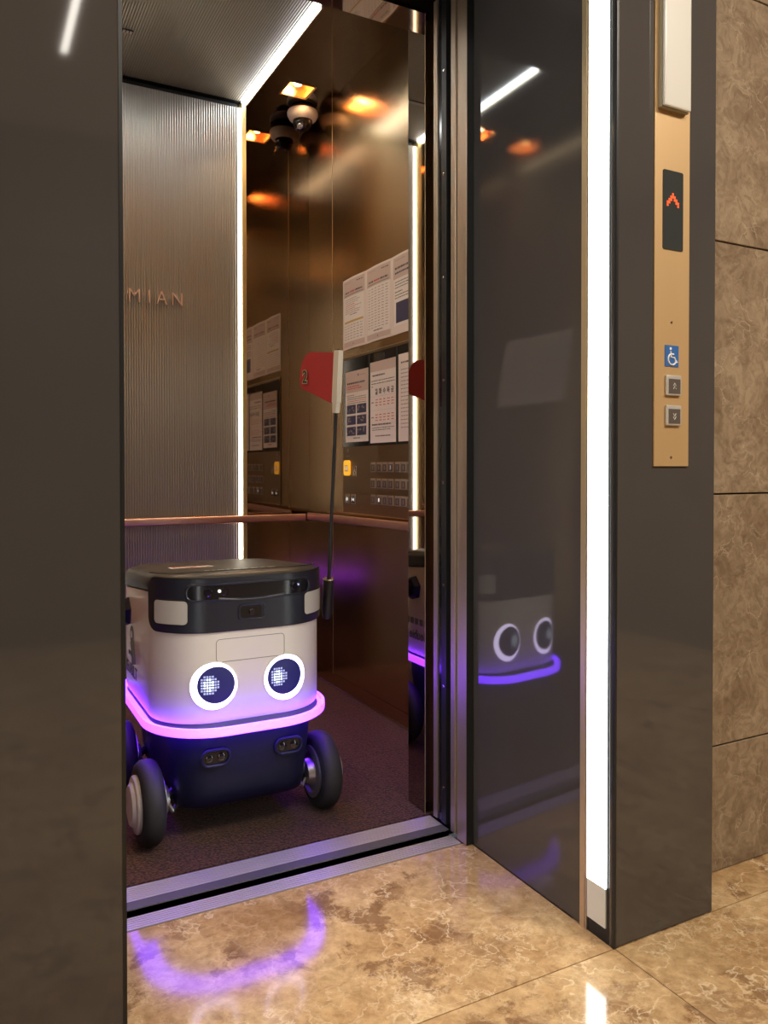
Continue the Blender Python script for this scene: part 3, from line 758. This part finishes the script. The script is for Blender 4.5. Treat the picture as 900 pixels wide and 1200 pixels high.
sheet(PaperFrame(PX-0.0032, 2.636, 0.216, 1.100, 0.330, 1, 0.0), 'cream notice in the display case, half hidden by the door return', gB, 6, M_paper)
cols = [2.850, 2.798, 2.750, 2.7005, 2.6455, 2.599, 2.552, 2.505]
for r, z in enumerate((1.003, 0.938, 0.873)):
    for c, y in enumerate(cols):
        b = build(MB().box(PX-0.004, PX, y-0.0205, y+0.0205, z-0.0195, z+0.0195), 'floor_button', M_bframe, t, bevel=0.0015)
        build(MB().box(PX-0.0048, PX-0.0038, y-0.0155, y+0.0155, z-0.0165, z+0.0115), 'button_face', M_btn, b)
        if (r, c) == (0, 3): text_part('3', 0.020, 'symbol', M_lit, b, (PX-0.005, y+0.006, z-0.008), (0, -1, 0), (0, 0, 1))
        elif (r, c) == (2, 1): build(MB().box(PX-0.0052, PX-0.0046, y-0.005, y+0.005, z-0.008, z+0.006), 'symbol', M_lit, b)
        else: build(MB().box(PX-0.0052, PX-0.0046, y-0.0025, y+0.0025, z-0.010, z+0.006), 'symbol', M_tact, b)
poly = rrect(0.058, 0.066, 0.014, 5)
al = build(MB().prism(poly, lambda a, b_, h: (PX-h, 3.098-a, 1.000+b_), 0, 0.006), 'alarm_button', M_yellow, t, label='glowing yellow alarm button')
build(MB().box(PX-0.0072, PX-0.0058, 3.085, 3.111, 0.985, 1.012), 'button_face', M_inkyel, al)
for dy in (-0.006, 0.006):
    build(MB().box(PX-0.0078, PX-0.0070, 3.096+dy, 3.100+dy, 0.990, 1.008), 'symbol', M_lit, al)
# outlined wheelchair mark, bell mark, door buttons
fr_ = [(PX-0.0012, 3.043, 0.966), (PX-0.0012, 3.010, 0.966), (PX-0.0012, 3.010, 1.008), (PX-0.0012, 3.043, 1.008)]
ws = build(MB().tube(fr_, 0.0012, 6, True), 'accessibility_mark', M_lantern, t)
def wheelchair(org, right, up, s_, mat, parent, name, off, thick):
    r = Vector(right); u = Vector(up); nrm = r.cross(u); O = Vector(org) + nrm*off
    P = lambda a, b_: O + r*a*s_ + u*b_*s_
    m = MB()
    m.tube([P(0.02+0.30*math.cos(a), -0.16+0.30*math.sin(a)) for a in [math.radians(110+k*22) for k in range(12)]], thick*s_, 6)
    m.tube([P(-0.10, 0.27), P(-0.06, -0.05), P(0.20, -0.07), P(0.30, -0.33), P(0.40, -0.29)], thick*s_, 6)
    m.tube([P(-0.08, 0.12), P(0.14, 0.10)], thick*s_, 6)
    m.lathe([(0.075*s_, -0.0004), (0.075*s_, 0.0006)], P(-0.10, 0.40), nrm, 12)
    return build(m, name, mat, parent)
wheelchair((PX-0.001, 3.0265, 0.987), (0, -1, 0), (0, 0, 1), 0.036, M_lantern, ws, 'wheelchair_symbol', 0.0, 0.05)
build(MB().lathe([(0.009, 0), (0.009, 0.001)], (PX, 3.096, 1.075), (-1, 0, 0), 12), 'bell_mark', M_tact, t)
build(MB().box(PX-0.001, PX, 3.080, 3.112, 1.048, 1.053), 'bell_mark', M_tact, t)
for y, sg in ((3.0955, 1), (3.036, -1)):
    b = build(MB().box(PX-0.004, PX, y-0.021, y+0.021, 0.847, 0.888), 'door_button', M_bframe, t, bevel=0.0015)
    build(MB().box(PX-0.0048, PX-0.0038, y-0.016, y+0.016, 0.851, 0.880), 'button_face', M_glassblk, b)
    for d in (-1, 1):
        c = y + d*0.006
        tri = [(c-d*sg*0.004, 0.858), (c-d*sg*0.004, 0.874), (c+d*sg*0.005, 0.866)]
        build(MB().prism(tri, lambda a, b_, h: (PX-h, a, b_), 0.0045, 0.0054), 'arrow_mark', M_lit, b)
for (y, z) in ((3.125, 1.068), (2.72, 1.072), (3.122, 0.828), (2.72, 0.826)):
    build(MB().lathe([(0.004, 0), (0.004, 0.001), (0.002, 0.0014)], (PX, y, z), (-1, 0, 0), 10), 'screw', M_chrome, t)

# two sheets on the far wall of the car (seen mirrored in the dark jamb)
gC = 'notices on the far car wall'
sheet(PaperFrame(CXL, 2.752, 0.2235, 1.290, 0.310, -1, 0.004), 'white notice on the far car wall towards the back corner, mirrored in the jamb', gC, 6, M_paper_w)
sheet(PaperFrame(CXL, 2.524, 0.2235, 1.290, 0.310, -1, 0.004), 'white notice on the far car wall towards the car door, mirrored in the jamb', gC, 6, M_paper_w)

# ------------------------------------------------------------------ hall call panel on the right column
HX0, HX1 = 1.288, 1.392; HY = YF
t = thing('hall_call_panel', (1.34, HY, 1.003), 'tall gold hall call panel with display and two buttons on the right column', 'call panel')
build(MB().box(HX0, HX1, HY-0.004, HY, 1.003, 2.10), 'plate', M_gold, t, bevel=0.0012)
poly = rrect(0.060, 0.168, 0.004, 4)
HP = HY - 0.004
ds = build(MB().prism(poly, lambda a, b_, h: (1.3405+a, HP-h, 1.549+b_), 0, 0.0015), 'display', M_grey_glass, t)
rows = ["...#...", "..###..", ".##.##.", "##...##", "#.....#"]
pix = 0.0052
for r, row in enumerate(["...#...", "..##...", ".."]): pass
m = MB()
dots = [(0, 0), (-1, 1), (0, 1), (1, 1), (-2, 2), (-1, 2), (1, 2), (-3, 3), (-2, 3), (2, 2), (2, 3), (-3, 4), (3, 4), (2, 4)]
for (c, r) in [(0,0),(-1,1),(0,1),(1,1),(-2,2),(-1,2),(1,2),(2,2),(-3,3),(-2,3),(2,3),(3,3),(-3,4),(3,4)]:
    dx = 1.339 + c*pix; dz = 1.583 - r*pix*1.15
    build(MB().box(dx-0.0023, dx+0.0023, HP-0.0024, HP-0.0014, dz-0.0026, dz+0.0026), 'arrow_segment', M_red_led, ds)
st = build(MB().box(1.3185, 1.3590, HP-0.0012, HP, 1.2165, 1.2615), 'accessibility_sticker', M_blue, t, label='blue sticker with a white wheelchair symbol')
wheelchair((1.3385, HP-0.0012, 1.2385), (1, 0, 0), (0, 0, 1), 0.040, M_wsym, st, 'wheelchair_symbol', 0.0003, 0.045)
for z, sg in ((1.176, 1), (1.112, -1)):
    b = build(MB().box(1.3190, 1.3630, HP-0.006, HP, z-0.0215, z+0.0215), 'call_button', M_cframe, t, bevel=0.002)
    build(MB().box(1.3245, 1.3590, HP-0.0068, HP-0.0055, z-0.0175, z+0.0135), 'button_face', M_btn, b)
    for k in (0, 1):
        zz = z - 0.002 + sg*(k*0.007-0.003)
        build(MB().tube([(1.3375, HP-0.0070, zz-sg*0.003), (1.3415, HP-0.0070, zz+sg*0.003), (1.3455, HP-0.0070, zz-sg*0.003)], 0.0007, 5), 'arrow_mark', M_wsym, b)
for z in (1.311, 1.022):
    build(MB().lathe([(0.0032, 0), (0.0032, 0.001), (0.0015, 0.0014)], (1.338, HP, z), (0, -1, 0), 10), 'screw', M_chrome, t)
# arrival lantern above it
t = thing('hall_lantern', (1.335, HP, 1.758), 'off-white box lantern at the top of the gold call panel', 'lantern')
build(MB().box(1.2955, 1.3765, HP-0.010, HP-0.0006, 1.758, 2.06), 'lantern_housing', M_lantern_side, t)
build(MB().box(1.2965, 1.3755, HP-0.018, HP-0.0102, 1.759, 2.059), 'lantern_diffuser', M_lantern, t, bevel=0.004)

# ------------------------------------------------------------------ delivery robot
BX, BYF, BZ = 0.664, 2.005, ZC                   # centre line, front face, floor
HWb, HDb, RB = 0.238, 0.300, 0.150
BCY = BYF + HDb
R = thing('delivery_robot', (BX, BCY, BZ), 'white and navy four-wheeled delivery robot with round glowing eyes standing in the lift car', 'robot')
def on_body(s_, z, off=0.0):
    """point on the shell: s_ is the arc length from the front centre (to +X)"""
    sg = 1 if s_ >= 0 else -1; s_ = abs(s_); fl_ = HWb - RB; al_ = RB*PI/2
    if s_ <= fl_: x, y, nx, ny = s_, 0.0, 0.0, -1.0
    elif s_ <= fl_ + al_:
        a = (s_-fl_)/RB; x, y, nx, ny = fl_+RB*math.sin(a), RB-RB*math.cos(a), math.sin(a), -math.cos(a)
    else: x, y, nx, ny = HWb, RB+(s_-fl_-al_), 1.0, 0.0
    return Vector((BX+sg*(x+nx*off), BYF+y+ny*off, z))
def wrap_patch(s0, s1, z0, z1, rb, rt, o0, o1, n=36, zt=None):
    """plate wrapped round the shell between arc lengths, with rounded corners; zt(s) may replace the top edge"""
    m = MB(); rings = []
    def edge(s_):
        d = min(s_-s0, s1-s_)
        fb = rb - math.sqrt(max(0, rb*rb-(rb-min(d, rb))**2)); ft = rt - math.sqrt(max(0, rt*rt-(rt-min(d, rt))**2))
        return z0+fb, (zt(s_) if zt else z1)-ft
    ss = sorted(set([s0+(s1-s0)*(0.5-0.5*math.cos(PI*i/n)) for i in range(n+1)]))
    loops = []
    for s_ in ss:
        a, b_ = edge(s_); k = 4
        loops.append([on_body(s_, a+(b_-a)*i/k, o1) for i in range(k+1)] + [on_body(s_, b_, o0), on_body(s_, a, o0)])
    return m.loft(loops)
def wrap_outline(s0, s1, z0, z1, rc, off):
    pts = rrect(s1-s0, z1-z0, rc, 6); cs, cz = (s0+s1)/2, (z0+z1)/2; out = []
    for i in range(len(pts)):
        a, b_ = pts[i], pts[(i+1) % len(pts)]; n = max(1, int(math.hypot(b_[0]-a[0], b_[1]-a[1])/0.012))
        for k in range(n): out.append(on_body(cs+a[0]+(b_[0]-a[0])*k/n, cz+a[1]+(b_[1]-a[1])*k/n, off))
    return out
ztop = lambda y: 0.730 - 0.060*(y-BYF)
zseam = lambda y: 0.680 - 0.085*(y-BYF-0.08)
# shell
sh = build(MB().loft([rring(HWb-0.004, HDb-0.004, RB-0.004, BX, BCY, 0.340), rring(HWb, HDb, RB, BX, BCY, 0.352), rring(HWb, HDb, RB, BX, BCY, 0.50),
                      rring(HWb, HDb, RB, BX, BCY, lambda y: zseam(y)-0.003)]), 'body_shell', M_shell, R)
# lid
def lring(off, zf): return rring(HWb+off, HDb+off, RB+off, BX, BCY, zf, nc=12)
lid = build(MB().loft([lring(-0.010, lambda y: zseam(y)-0.003), lring(-0.002, zseam), lring(0.003, lambda y: zseam(y)+0.006), lring(0.003, lambda y: ztop(y)-0.024),
                       lring(-0.003, lambda y: ztop(y)-0.010), lring(-0.014, lambda y: ztop(y)-0.003), lring(-0.032, ztop)]), 'lid', M_lid, R, sharp=50)
lt = lambda x, y: (BX+x, y, ztop(y)+0.0006)
build(MB().tube([lt(-0.232, BYF+0.15), lt(-0.222, BYF+0.10), lt(-0.19, BYF+0.062), lt(-0.12, BYF+0.05), lt(0.12, BYF+0.05), lt(0.19, BYF+0.062), lt(0.222, BYF+0.10), lt(0.232, BYF+0.15)], 0.0013, 6), 'lid_seam', M_black, lid)
stk = build(MB().quad(lt(-0.150, BYF+0.245), lt(-0.03, BYF+0.245), lt(-0.03, BYF+0.31), lt(-0.150, BYF+0.31)), 'sticker', M_paper_w, lid, label='white label with red print on the lid')
m = MB()
for k in range(4):
    for c in range(7):
        x = -0.142 + c*0.0155
        if (k*3+c*5) % 4: m.quad(*[tuple(Vector(p)+Vector((0, 0, 0.0005))) for p in (lt(x, BYF+0.252+k*0.014), lt(x+0.011, BYF+0.252+k*0.014), lt(x+0.011, BYF+0.260+k*0.014), lt(x, BYF+0.260+k*0.014))])
build(m, 'print', M_inkred, stk, stuff=True)
m = MB()
for k, (a, b_) in enumerate([(-0.10, -0.085), (-0.08, -0.07), (-0.065, -0.045), (-0.04, -0.03), (-0.02, 0.0), (0.006, 0.02), (0.03, 0.05), (0.056, 0.07), (0.078, 0.10)]):
    m.quad(lt(a, BYF+0.085), lt(b_, BYF+0.085), lt(b_, BYF+0.098), lt(a, BYF+0.098))
build(m, 'lettering', M_lantern, lid)
 # visor
vis = build(wrap_patch(-0.292, 0.292, 0.579 , 0.713 , 0.034, 0.030, -0.01, 0.0075, 60, zt=lambda s_: 0.717  - 0.004*abs(s_)/0.29), 'visor', M_visor, R, sharp=40)
build(MB().tube(wrap_outline(-0.292, 0.292, 0.579 , 0.716 , 0.033, 0.0035), 0.0035, 8, True), 'visor_gasket', M_black, vis)
sl = build(wrap_patch(-0.168, 0.168, 0.659 , 0.701 , 0.018, 0.018, 0.004, 0.0082, 30), 'sensor_slot', M_slot, vis, label='recessed black sensor slot')
build(MB().tube(wrap_outline(-0.168, 0.168, 0.659 , 0.701 , 0.018, 0.008), 0.0032, 8, True), 'slot_rim', M_visor, vis)
build(MB().tube([on_body(-0.09+k*0.018, 0.657 -0.006*math.sin(PI*k/10)+0.006, 0.0075) for k in range(11)], 0.004, 8), 'slot_lip', M_visor, vis)
def disc(s_, z, r, o0, o1, name, mat, parent, n=20):
    p = on_body(s_, z, o0); q = on_body(s_, z, o1); ax = q - p; L_ = ax.length
    return build(MB().lathe([(r, 0), (r, L_*0.7), (r*0.8, L_)], p, ax, n), name, mat, parent)
for s_ in (-0.115, 0.118, -0.075):
    disc(s_, 0.681 , 0.011, 0.006, 0.012, 'lens', M_lens, vis)
disc(-0.088, 0.683 , 0.0045, 0.006, 0.013, 'lens', M_lit, vis, 12)  # small glowing disc, a painted glint at the lens edge
disc(0.128, 0.685 , 0.003, 0.008, 0.0135, 'lens', M_dots2, vis, 12)  # bluish glowing dot, a glint painted on the lens
# front camera
build(MB().tube(wrap_outline(-0.036, 0.034, 0.603 , 0.643 , 0.010, 0.0085), 0.003, 8, True), 'camera_rim', M_visor, vis)
build(wrap_patch(-0.030, 0.028, 0.608 , 0.638 , 0.006, 0.006, 0.006, 0.0082, 12), 'camera_plate', M_slot, vis)
disc(0.0, 0.623 , 0.009, 0.007, 0.0115, 'lens', M_lens, vis)
for sg in (1, -1):
    a, b_ = sorted((sg*(0.163 if sg < 0 else 0.150), sg*0.262))
    build(wrap_patch(a, b_, 0.598 , 0.661 , 0.012, 0.012, 0.004, 0.0092, 24), 'lamp_cover', M_refl, vis, label='pale rounded lamp cover')
    build(MB().tube(wrap_outline(a, b_, 0.598 , 0.661 , 0.012, 0.0080), 0.0020, 6, True), 'lamp_rim', M_black, vis)
# service plate outline
build(MB().tube(wrap_outline(-0.094, 0.092, 0.497, 0.556, 0.010, 0.0001), 0.0008, 5, True), 'service_plate', M_graylogo, sh)
# eyes
for s_ in (-0.100, 0.095):
    z = 0.437; sg = 1 if s_ > 0 else -1
    n = 40
    def ep(a, r, off, ds=0.0, dz=0.0): return on_body(s_ + ds + r*math.cos(a), z + dz + r*math.sin(a), off)
    A = [2*PI*i/n for i in range(n)]
    eye = build(MB().loft([[ep(a, 0.0640, -0.004) for a in A], [ep(a, 0.0640, 0.0015) for a in A], [ep(a, 0.0628, 0.002) for a in A]]), 'eye', M_shell, R)
    build(MB().loft([[ep(a, 0.0605, -0.002) for a in A], [ep(a, 0.0605, 0.003) for a in A], [ep(a, 0.053, 0.006) for a in A]]), 'ring_light', M_ring, eye, sharp=60, label='glowing white ring')
    ds, dz = -sg*0.005, 0.004
    build(MB().loft([[ep(a, 0.0475, 0.004, ds, dz) for a in A], [ep(a, 0.0475, 0.009, ds, dz) for a in A], [ep(a, 0.0435, 0.0105, ds, dz) for a in A]]), 'eye_display', M_iris, eye, sharp=60)
    m1, m2 = MB(), MB()
    for i in range(-4, 7):
        for j in range(-5, 6):
            du, dv = i*0.0072, j*0.0072
            d = math.hypot(i+1.5, j)
            if math.hypot(du, dv) > 0.040: continue
            tgt = m1 if d < 2.3 else (m2 if d < 3.7 else None)
            if tgt is None: continue
            q = 0.0024
            cs_, cz_ = s_+ds-0.010+du*0.9, z+dz+0.002+dv
            tgt.quad(on_body(cs_-q, cz_-q, 0.0112), on_body(cs_+q, cz_-q, 0.0112), on_body(cs_+q, cz_+q, 0.0112), on_body(cs_-q, cz_+q, 0.0112))
    build(m1, 'pixel_grid', M_dots, eye, stuff=True); build(m2, 'pixel_grid', M_dots2, eye, stuff=True)
# bumper ledge, light band, lower body
HWl = 0.256; FYl = 0.040
def bring(off, z): return rring(HWl+off, HDb+FYl+off, 0.185+off, BX, BCY, z, nc=14)
build(MB().loft([bring(-0.035, 0.320), bring(-0.0105, 0.325), bring(-0.03, 0.336), bring(-0.05, 0.342), bring(-0.06, 0.343)]), 'bumper', M_ledge, R, sharp=50)
build(MB().loft([bring(-0.006, 0.3145), bring(-0.003, 0.3145), bring(0.0, 0.3165), bring(0.001, 0.327), bring(0.0, 0.3375), bring(-0.004, 0.339), bring(-0.0085, 0.3375), bring(-0.0095, 0.3305)]), 'light_band', M_band, R, label='glowing violet light band around the body')
build(MB().loft([bring(-0.050, 0.3150), bring(-0.032, 0.3150), bring(-0.032, 0.3160), bring(-0.050, 0.3160)]), 'added_glow_strip', M_addglow, R, label='hidden violet strip added under the bumper edge to light the lower body')  # hidden glowing strip, added to strengthen the band's light on the lower body
def lowring(hw, hd, r, dy, z): return rring(hw, hd, r, BX, BCY+dy, z, nc=10)
lb = build(MB().loft([lowring(0.165, 0.235, 0.06, 0, BZ+0.085), lowring(0.178, 0.262, 0.07, 0, BZ+0.098), lowring(0.182, 0.285, 0.08, 0, BZ+0.14), lowring(0.186, 0.293, 0.09, 0, 0.20),
                      lowring(0.197, 0.300, 0.11, 0, 0.255), lowring(0.203, 0.303, 0.125, 0, 0.285), lowring(0.205, 0.304, 0.140, 0, 0.3175)]), 'lower_body', M_navy, R, sharp=60)
for x in (-0.098, 0.102):
    yb_ = BCY - 0.303
    poly = rrect(0.074, 0.040, 0.0195, 8)
    build(MB().tube([(BX+x+a, yb_-0.003, 0.252+b_) for a, b_ in poly], 0.0045, 8, True), 'sensor_rim', M_navy, lb)
    sp = build(MB().prism(poly, lambda a, b_, h: (BX+x+a*0.9, yb_-h, 0.252+b_*0.9), -0.02, 0.001), 'sensor_plate', M_slot, lb)
    for d in (-0.016, 0.016):
        build(MB().lathe([(0.0105, 0), (0.0105, 0.003), (0.008, 0.0045)], (BX+x+d, yb_-0.001, 0.252), (0, -1, 0), 16), 'sensor_lens', M_lens, lb)
# wheels
def wheel(sx, y):
    cx_ = BX + sx*0.246; cz = BZ + 0.110; c = (cx_, y, cz); ax = (sx, 0, 0)
    h = 0.030
    prof = [(0.070, -h+0.004), (0.088, -h), (0.101, -h+0.006), (0.108, -h+0.016), (0.110, 0), (0.108, h-0.016), (0.101, h-0.006), (0.088, h), (0.070, h-0.004)]
    wl = build(MB().lathe(prof, c, ax, 44), 'wheel', M_tyre, R, sharp=60)
    build(MB().lathe([(0.074, h-0.006), (0.074, h+0.003), (0.070, h+0.008), (0.058, h+0.010), (0.054, h+0.014), (0.050, h+0.018), (0.02, h+0.020)], c, ax, 36), 'hub_cap', M_hub, wl, label='pale round hub cap')
    build(MB().lathe([(0.072, -h+0.002), (0.073, -h-0.004), (0.060, -h-0.007), (0.056, -h+0.002), (0.040, -h-0.002), (0.034, -h-0.020), (0.02, -h-0.022)], c, ax, 36), 'inner_rim', M_rim, wl, label='silver inner rim')
    build(MB().tube([(cx_-sx*0.045, y, cz), (BX+sx*0.15, y+0.03, cz+0.02)], 0.014, 10), 'axle', M_dark, wl)
    build(MB().tube([(cx_-sx*0.052, y-0.01, cz-0.012), (cx_-sx*0.060, y-0.014, cz-0.030), (BX+sx*0.165, y+0.01, cz-0.02)], 0.006, 8), 'brake_bracket', M_rim, wl)
for sx in (-1, 1):
    for y in (2.118, 2.492): wheel(sx, y)
# side cameras, side graphics
for sg in (-1, 1):
    c = (BX+sg*(HWb-0.004), 2.43, 0.575); ax = (sg, 0, 0)
    sc_ = build(MB().lathe([(0.044, 0), (0.044, 0.010), (0.034, 0.024), (0.030, 0.026), (0.026, 0.018)], c, ax, 6), 'side_camera', M_navy, R, sharp=20)
    build(MB().lathe([(0.024, 0.016), (0.024, 0.030), (0.016, 0.036)], c, ax, 20), 'lens', M_lens, sc_)
LXs = BX - HWb - 0.0008; RXs = BX + HWb + 0.0008
lg = MB().lathe([(0.026, -0.001), (0.026, 0.0006)], (LXs, 2.375, 0.515), (-1, 0, 0), 24)
lg.tube([(LXs, 2.352, 0.500), (LXs, 2.335, 0.46), (LXs, 2.330, 0.438)], 0.0085, 8)
logo = build(lg, 'logo', M_graylogo, sh, label='grey round logo with a bent leg')
build(MB().lathe([(0.011, -0.001), (0.011, 0.0014)], (LXs, 2.378, 0.516), (-1, 0, 0), 16), 'side_lettering', M_shell, sh)
text_part('NEUBILT', 0.050, 'side_lettering', M_graylogo, sh, (LXs, 2.30, 0.395), (0, -1, 0), (0, 0, 1), extrude=0.0006, align='RIGHT')
text_part('neubie', 0.030, 'side_lettering', M_graylogo, sh, (LXs, 2.345, 0.450), (0, -1, 0), (0, 0, 1), extrude=0.0006, align='RIGHT')
text_part('Neubie', 0.046, 'side_lettering', M_graylogo, sh, (RXs, 2.33, 0.395), (0, 1, 0), (0, 0, 1), extrude=0.0006, offset=0.001)
m = MB()
for k in range(5): m.box(RXs-0.001, RXs+0.0006, 2.34+k*0.032, 2.34+k*0.032+0.022, 0.446, 0.468)
build(m, 'side_lettering', M_graylogo, sh)
# flag holder, pole and flag (the pole leans towards the front)
FX = 0.960
fh = build(MB().lathe([(0.020, 0), (0.034, 0.006), (0.036, 0.018), (0.030, 0.032), (0.016, 0.036)], (BX+HWb-0.012, 2.178, 0.592), (1, 0, 0), 24), 'flag_holder', M_navy, R)
build(MB().tube([(FX, 2.184, 0.548), (FX, 2.180, 0.572), (FX, 2.169, 0.668)], [0.013, 0.017, 0.016], 16), 'holder_socket', M_dark, fh)
build(MB().lathe([(0.018, -0.002), (0.018, 0.002)], (FX, 2.169, 0.668), (0, -0.11, 1), 16), 'socket_ring', M_chrome, fh)
def pole_at(z): return Vector((FX, 2.169 - (z-0.668)*0.108, z))
build(MB().tube([pole_at(0.655), pole_at(0.95), pole_at(1.345)], 0.0052, 10), 'flag_pole', M_dark, R)
pd = (pole_at(1.345)-pole_at(0.668)).normalized(); fd = Vector((0, pd.z, -pd.y))
T = pole_at(1.338)
def fp(a, b_, off=0.0):     # a: towards the free end, b_: down the pole
    wv = 0.003*math.sin(a*16)
    return T + fd*a - pd*b_ + Vector((off + wv*(a/0.3), 0, 0))
slv = rrect(0.030, 0.150, 0.003, 3)
fl_poly = [(0.0, 0.004)]
L_f = 0.300
ol = [(0.0, 0.003), (0.20, -0.003)] + [(0.20+0.082*math.sin(a), 0.059-0.062*math.cos(a)) for a in [PI/2*k/6 for k in range(1, 7)]] + [(0.286, 0.088)] + \
     [(0.240+0.046*math.cos(a), 0.090+0.026*math.sin(a)) for a in [PI/2*k/6 for k in range(1, 6)]] + [(0.17, 0.129), (0.09, 0.143), (0.0, 0.157)]
m = MB()
n_ = len(ol); top = [fp(a, b_, -0.0006) for a, b_ in ol]; bot = [fp(a, b_, 0.0006) for a, b_ in ol]
m.add(top+bot, [tuple(range(n_)), tuple(reversed(range(n_, 2*n_)))] + [(i, (i+1) % n_, n_+(i+1) % n_, n_+i) for i in range(n_)])
flg = build(m, 'flag', M_flag, R, label='red pennant with a gold and black number 2')
m = MB()
sec = [(0.0, 0.008, 0.0145), (0.149, 0.008, 0.0145)]
rings = []
for b_, hx, hy in [(-0.003, 0.0075, 0.017), (0.147, 0.0075, 0.017), (0.149, 0.007, 0.0145), (0.178, 0.0065, 0.0105)]:
    c = T - pd*b_
    rings.append([c + Vector((px, 0, 0)) + fd*py for px, py in [(-hx, -hy), (hx, -hy), (hx, hy), (-hx, hy)]])
build(m.loft(rings), 'sleeve', M_sleeve, flg, label='cream plastic sleeve on the pole')
c2 = fp(0.252, 0.094, -0.006)
text_part('2', 0.056, 'number', M_brass, flg, c2, -fd, pd, extrude=0.0004, offset=0.0034, sx=1.45)
text_part('2', 0.056, 'number', M_black, flg, c2+Vector((-0.0008, 0, 0)), -fd, pd, extrude=0.0004, offset=0.0004, sx=1.45)
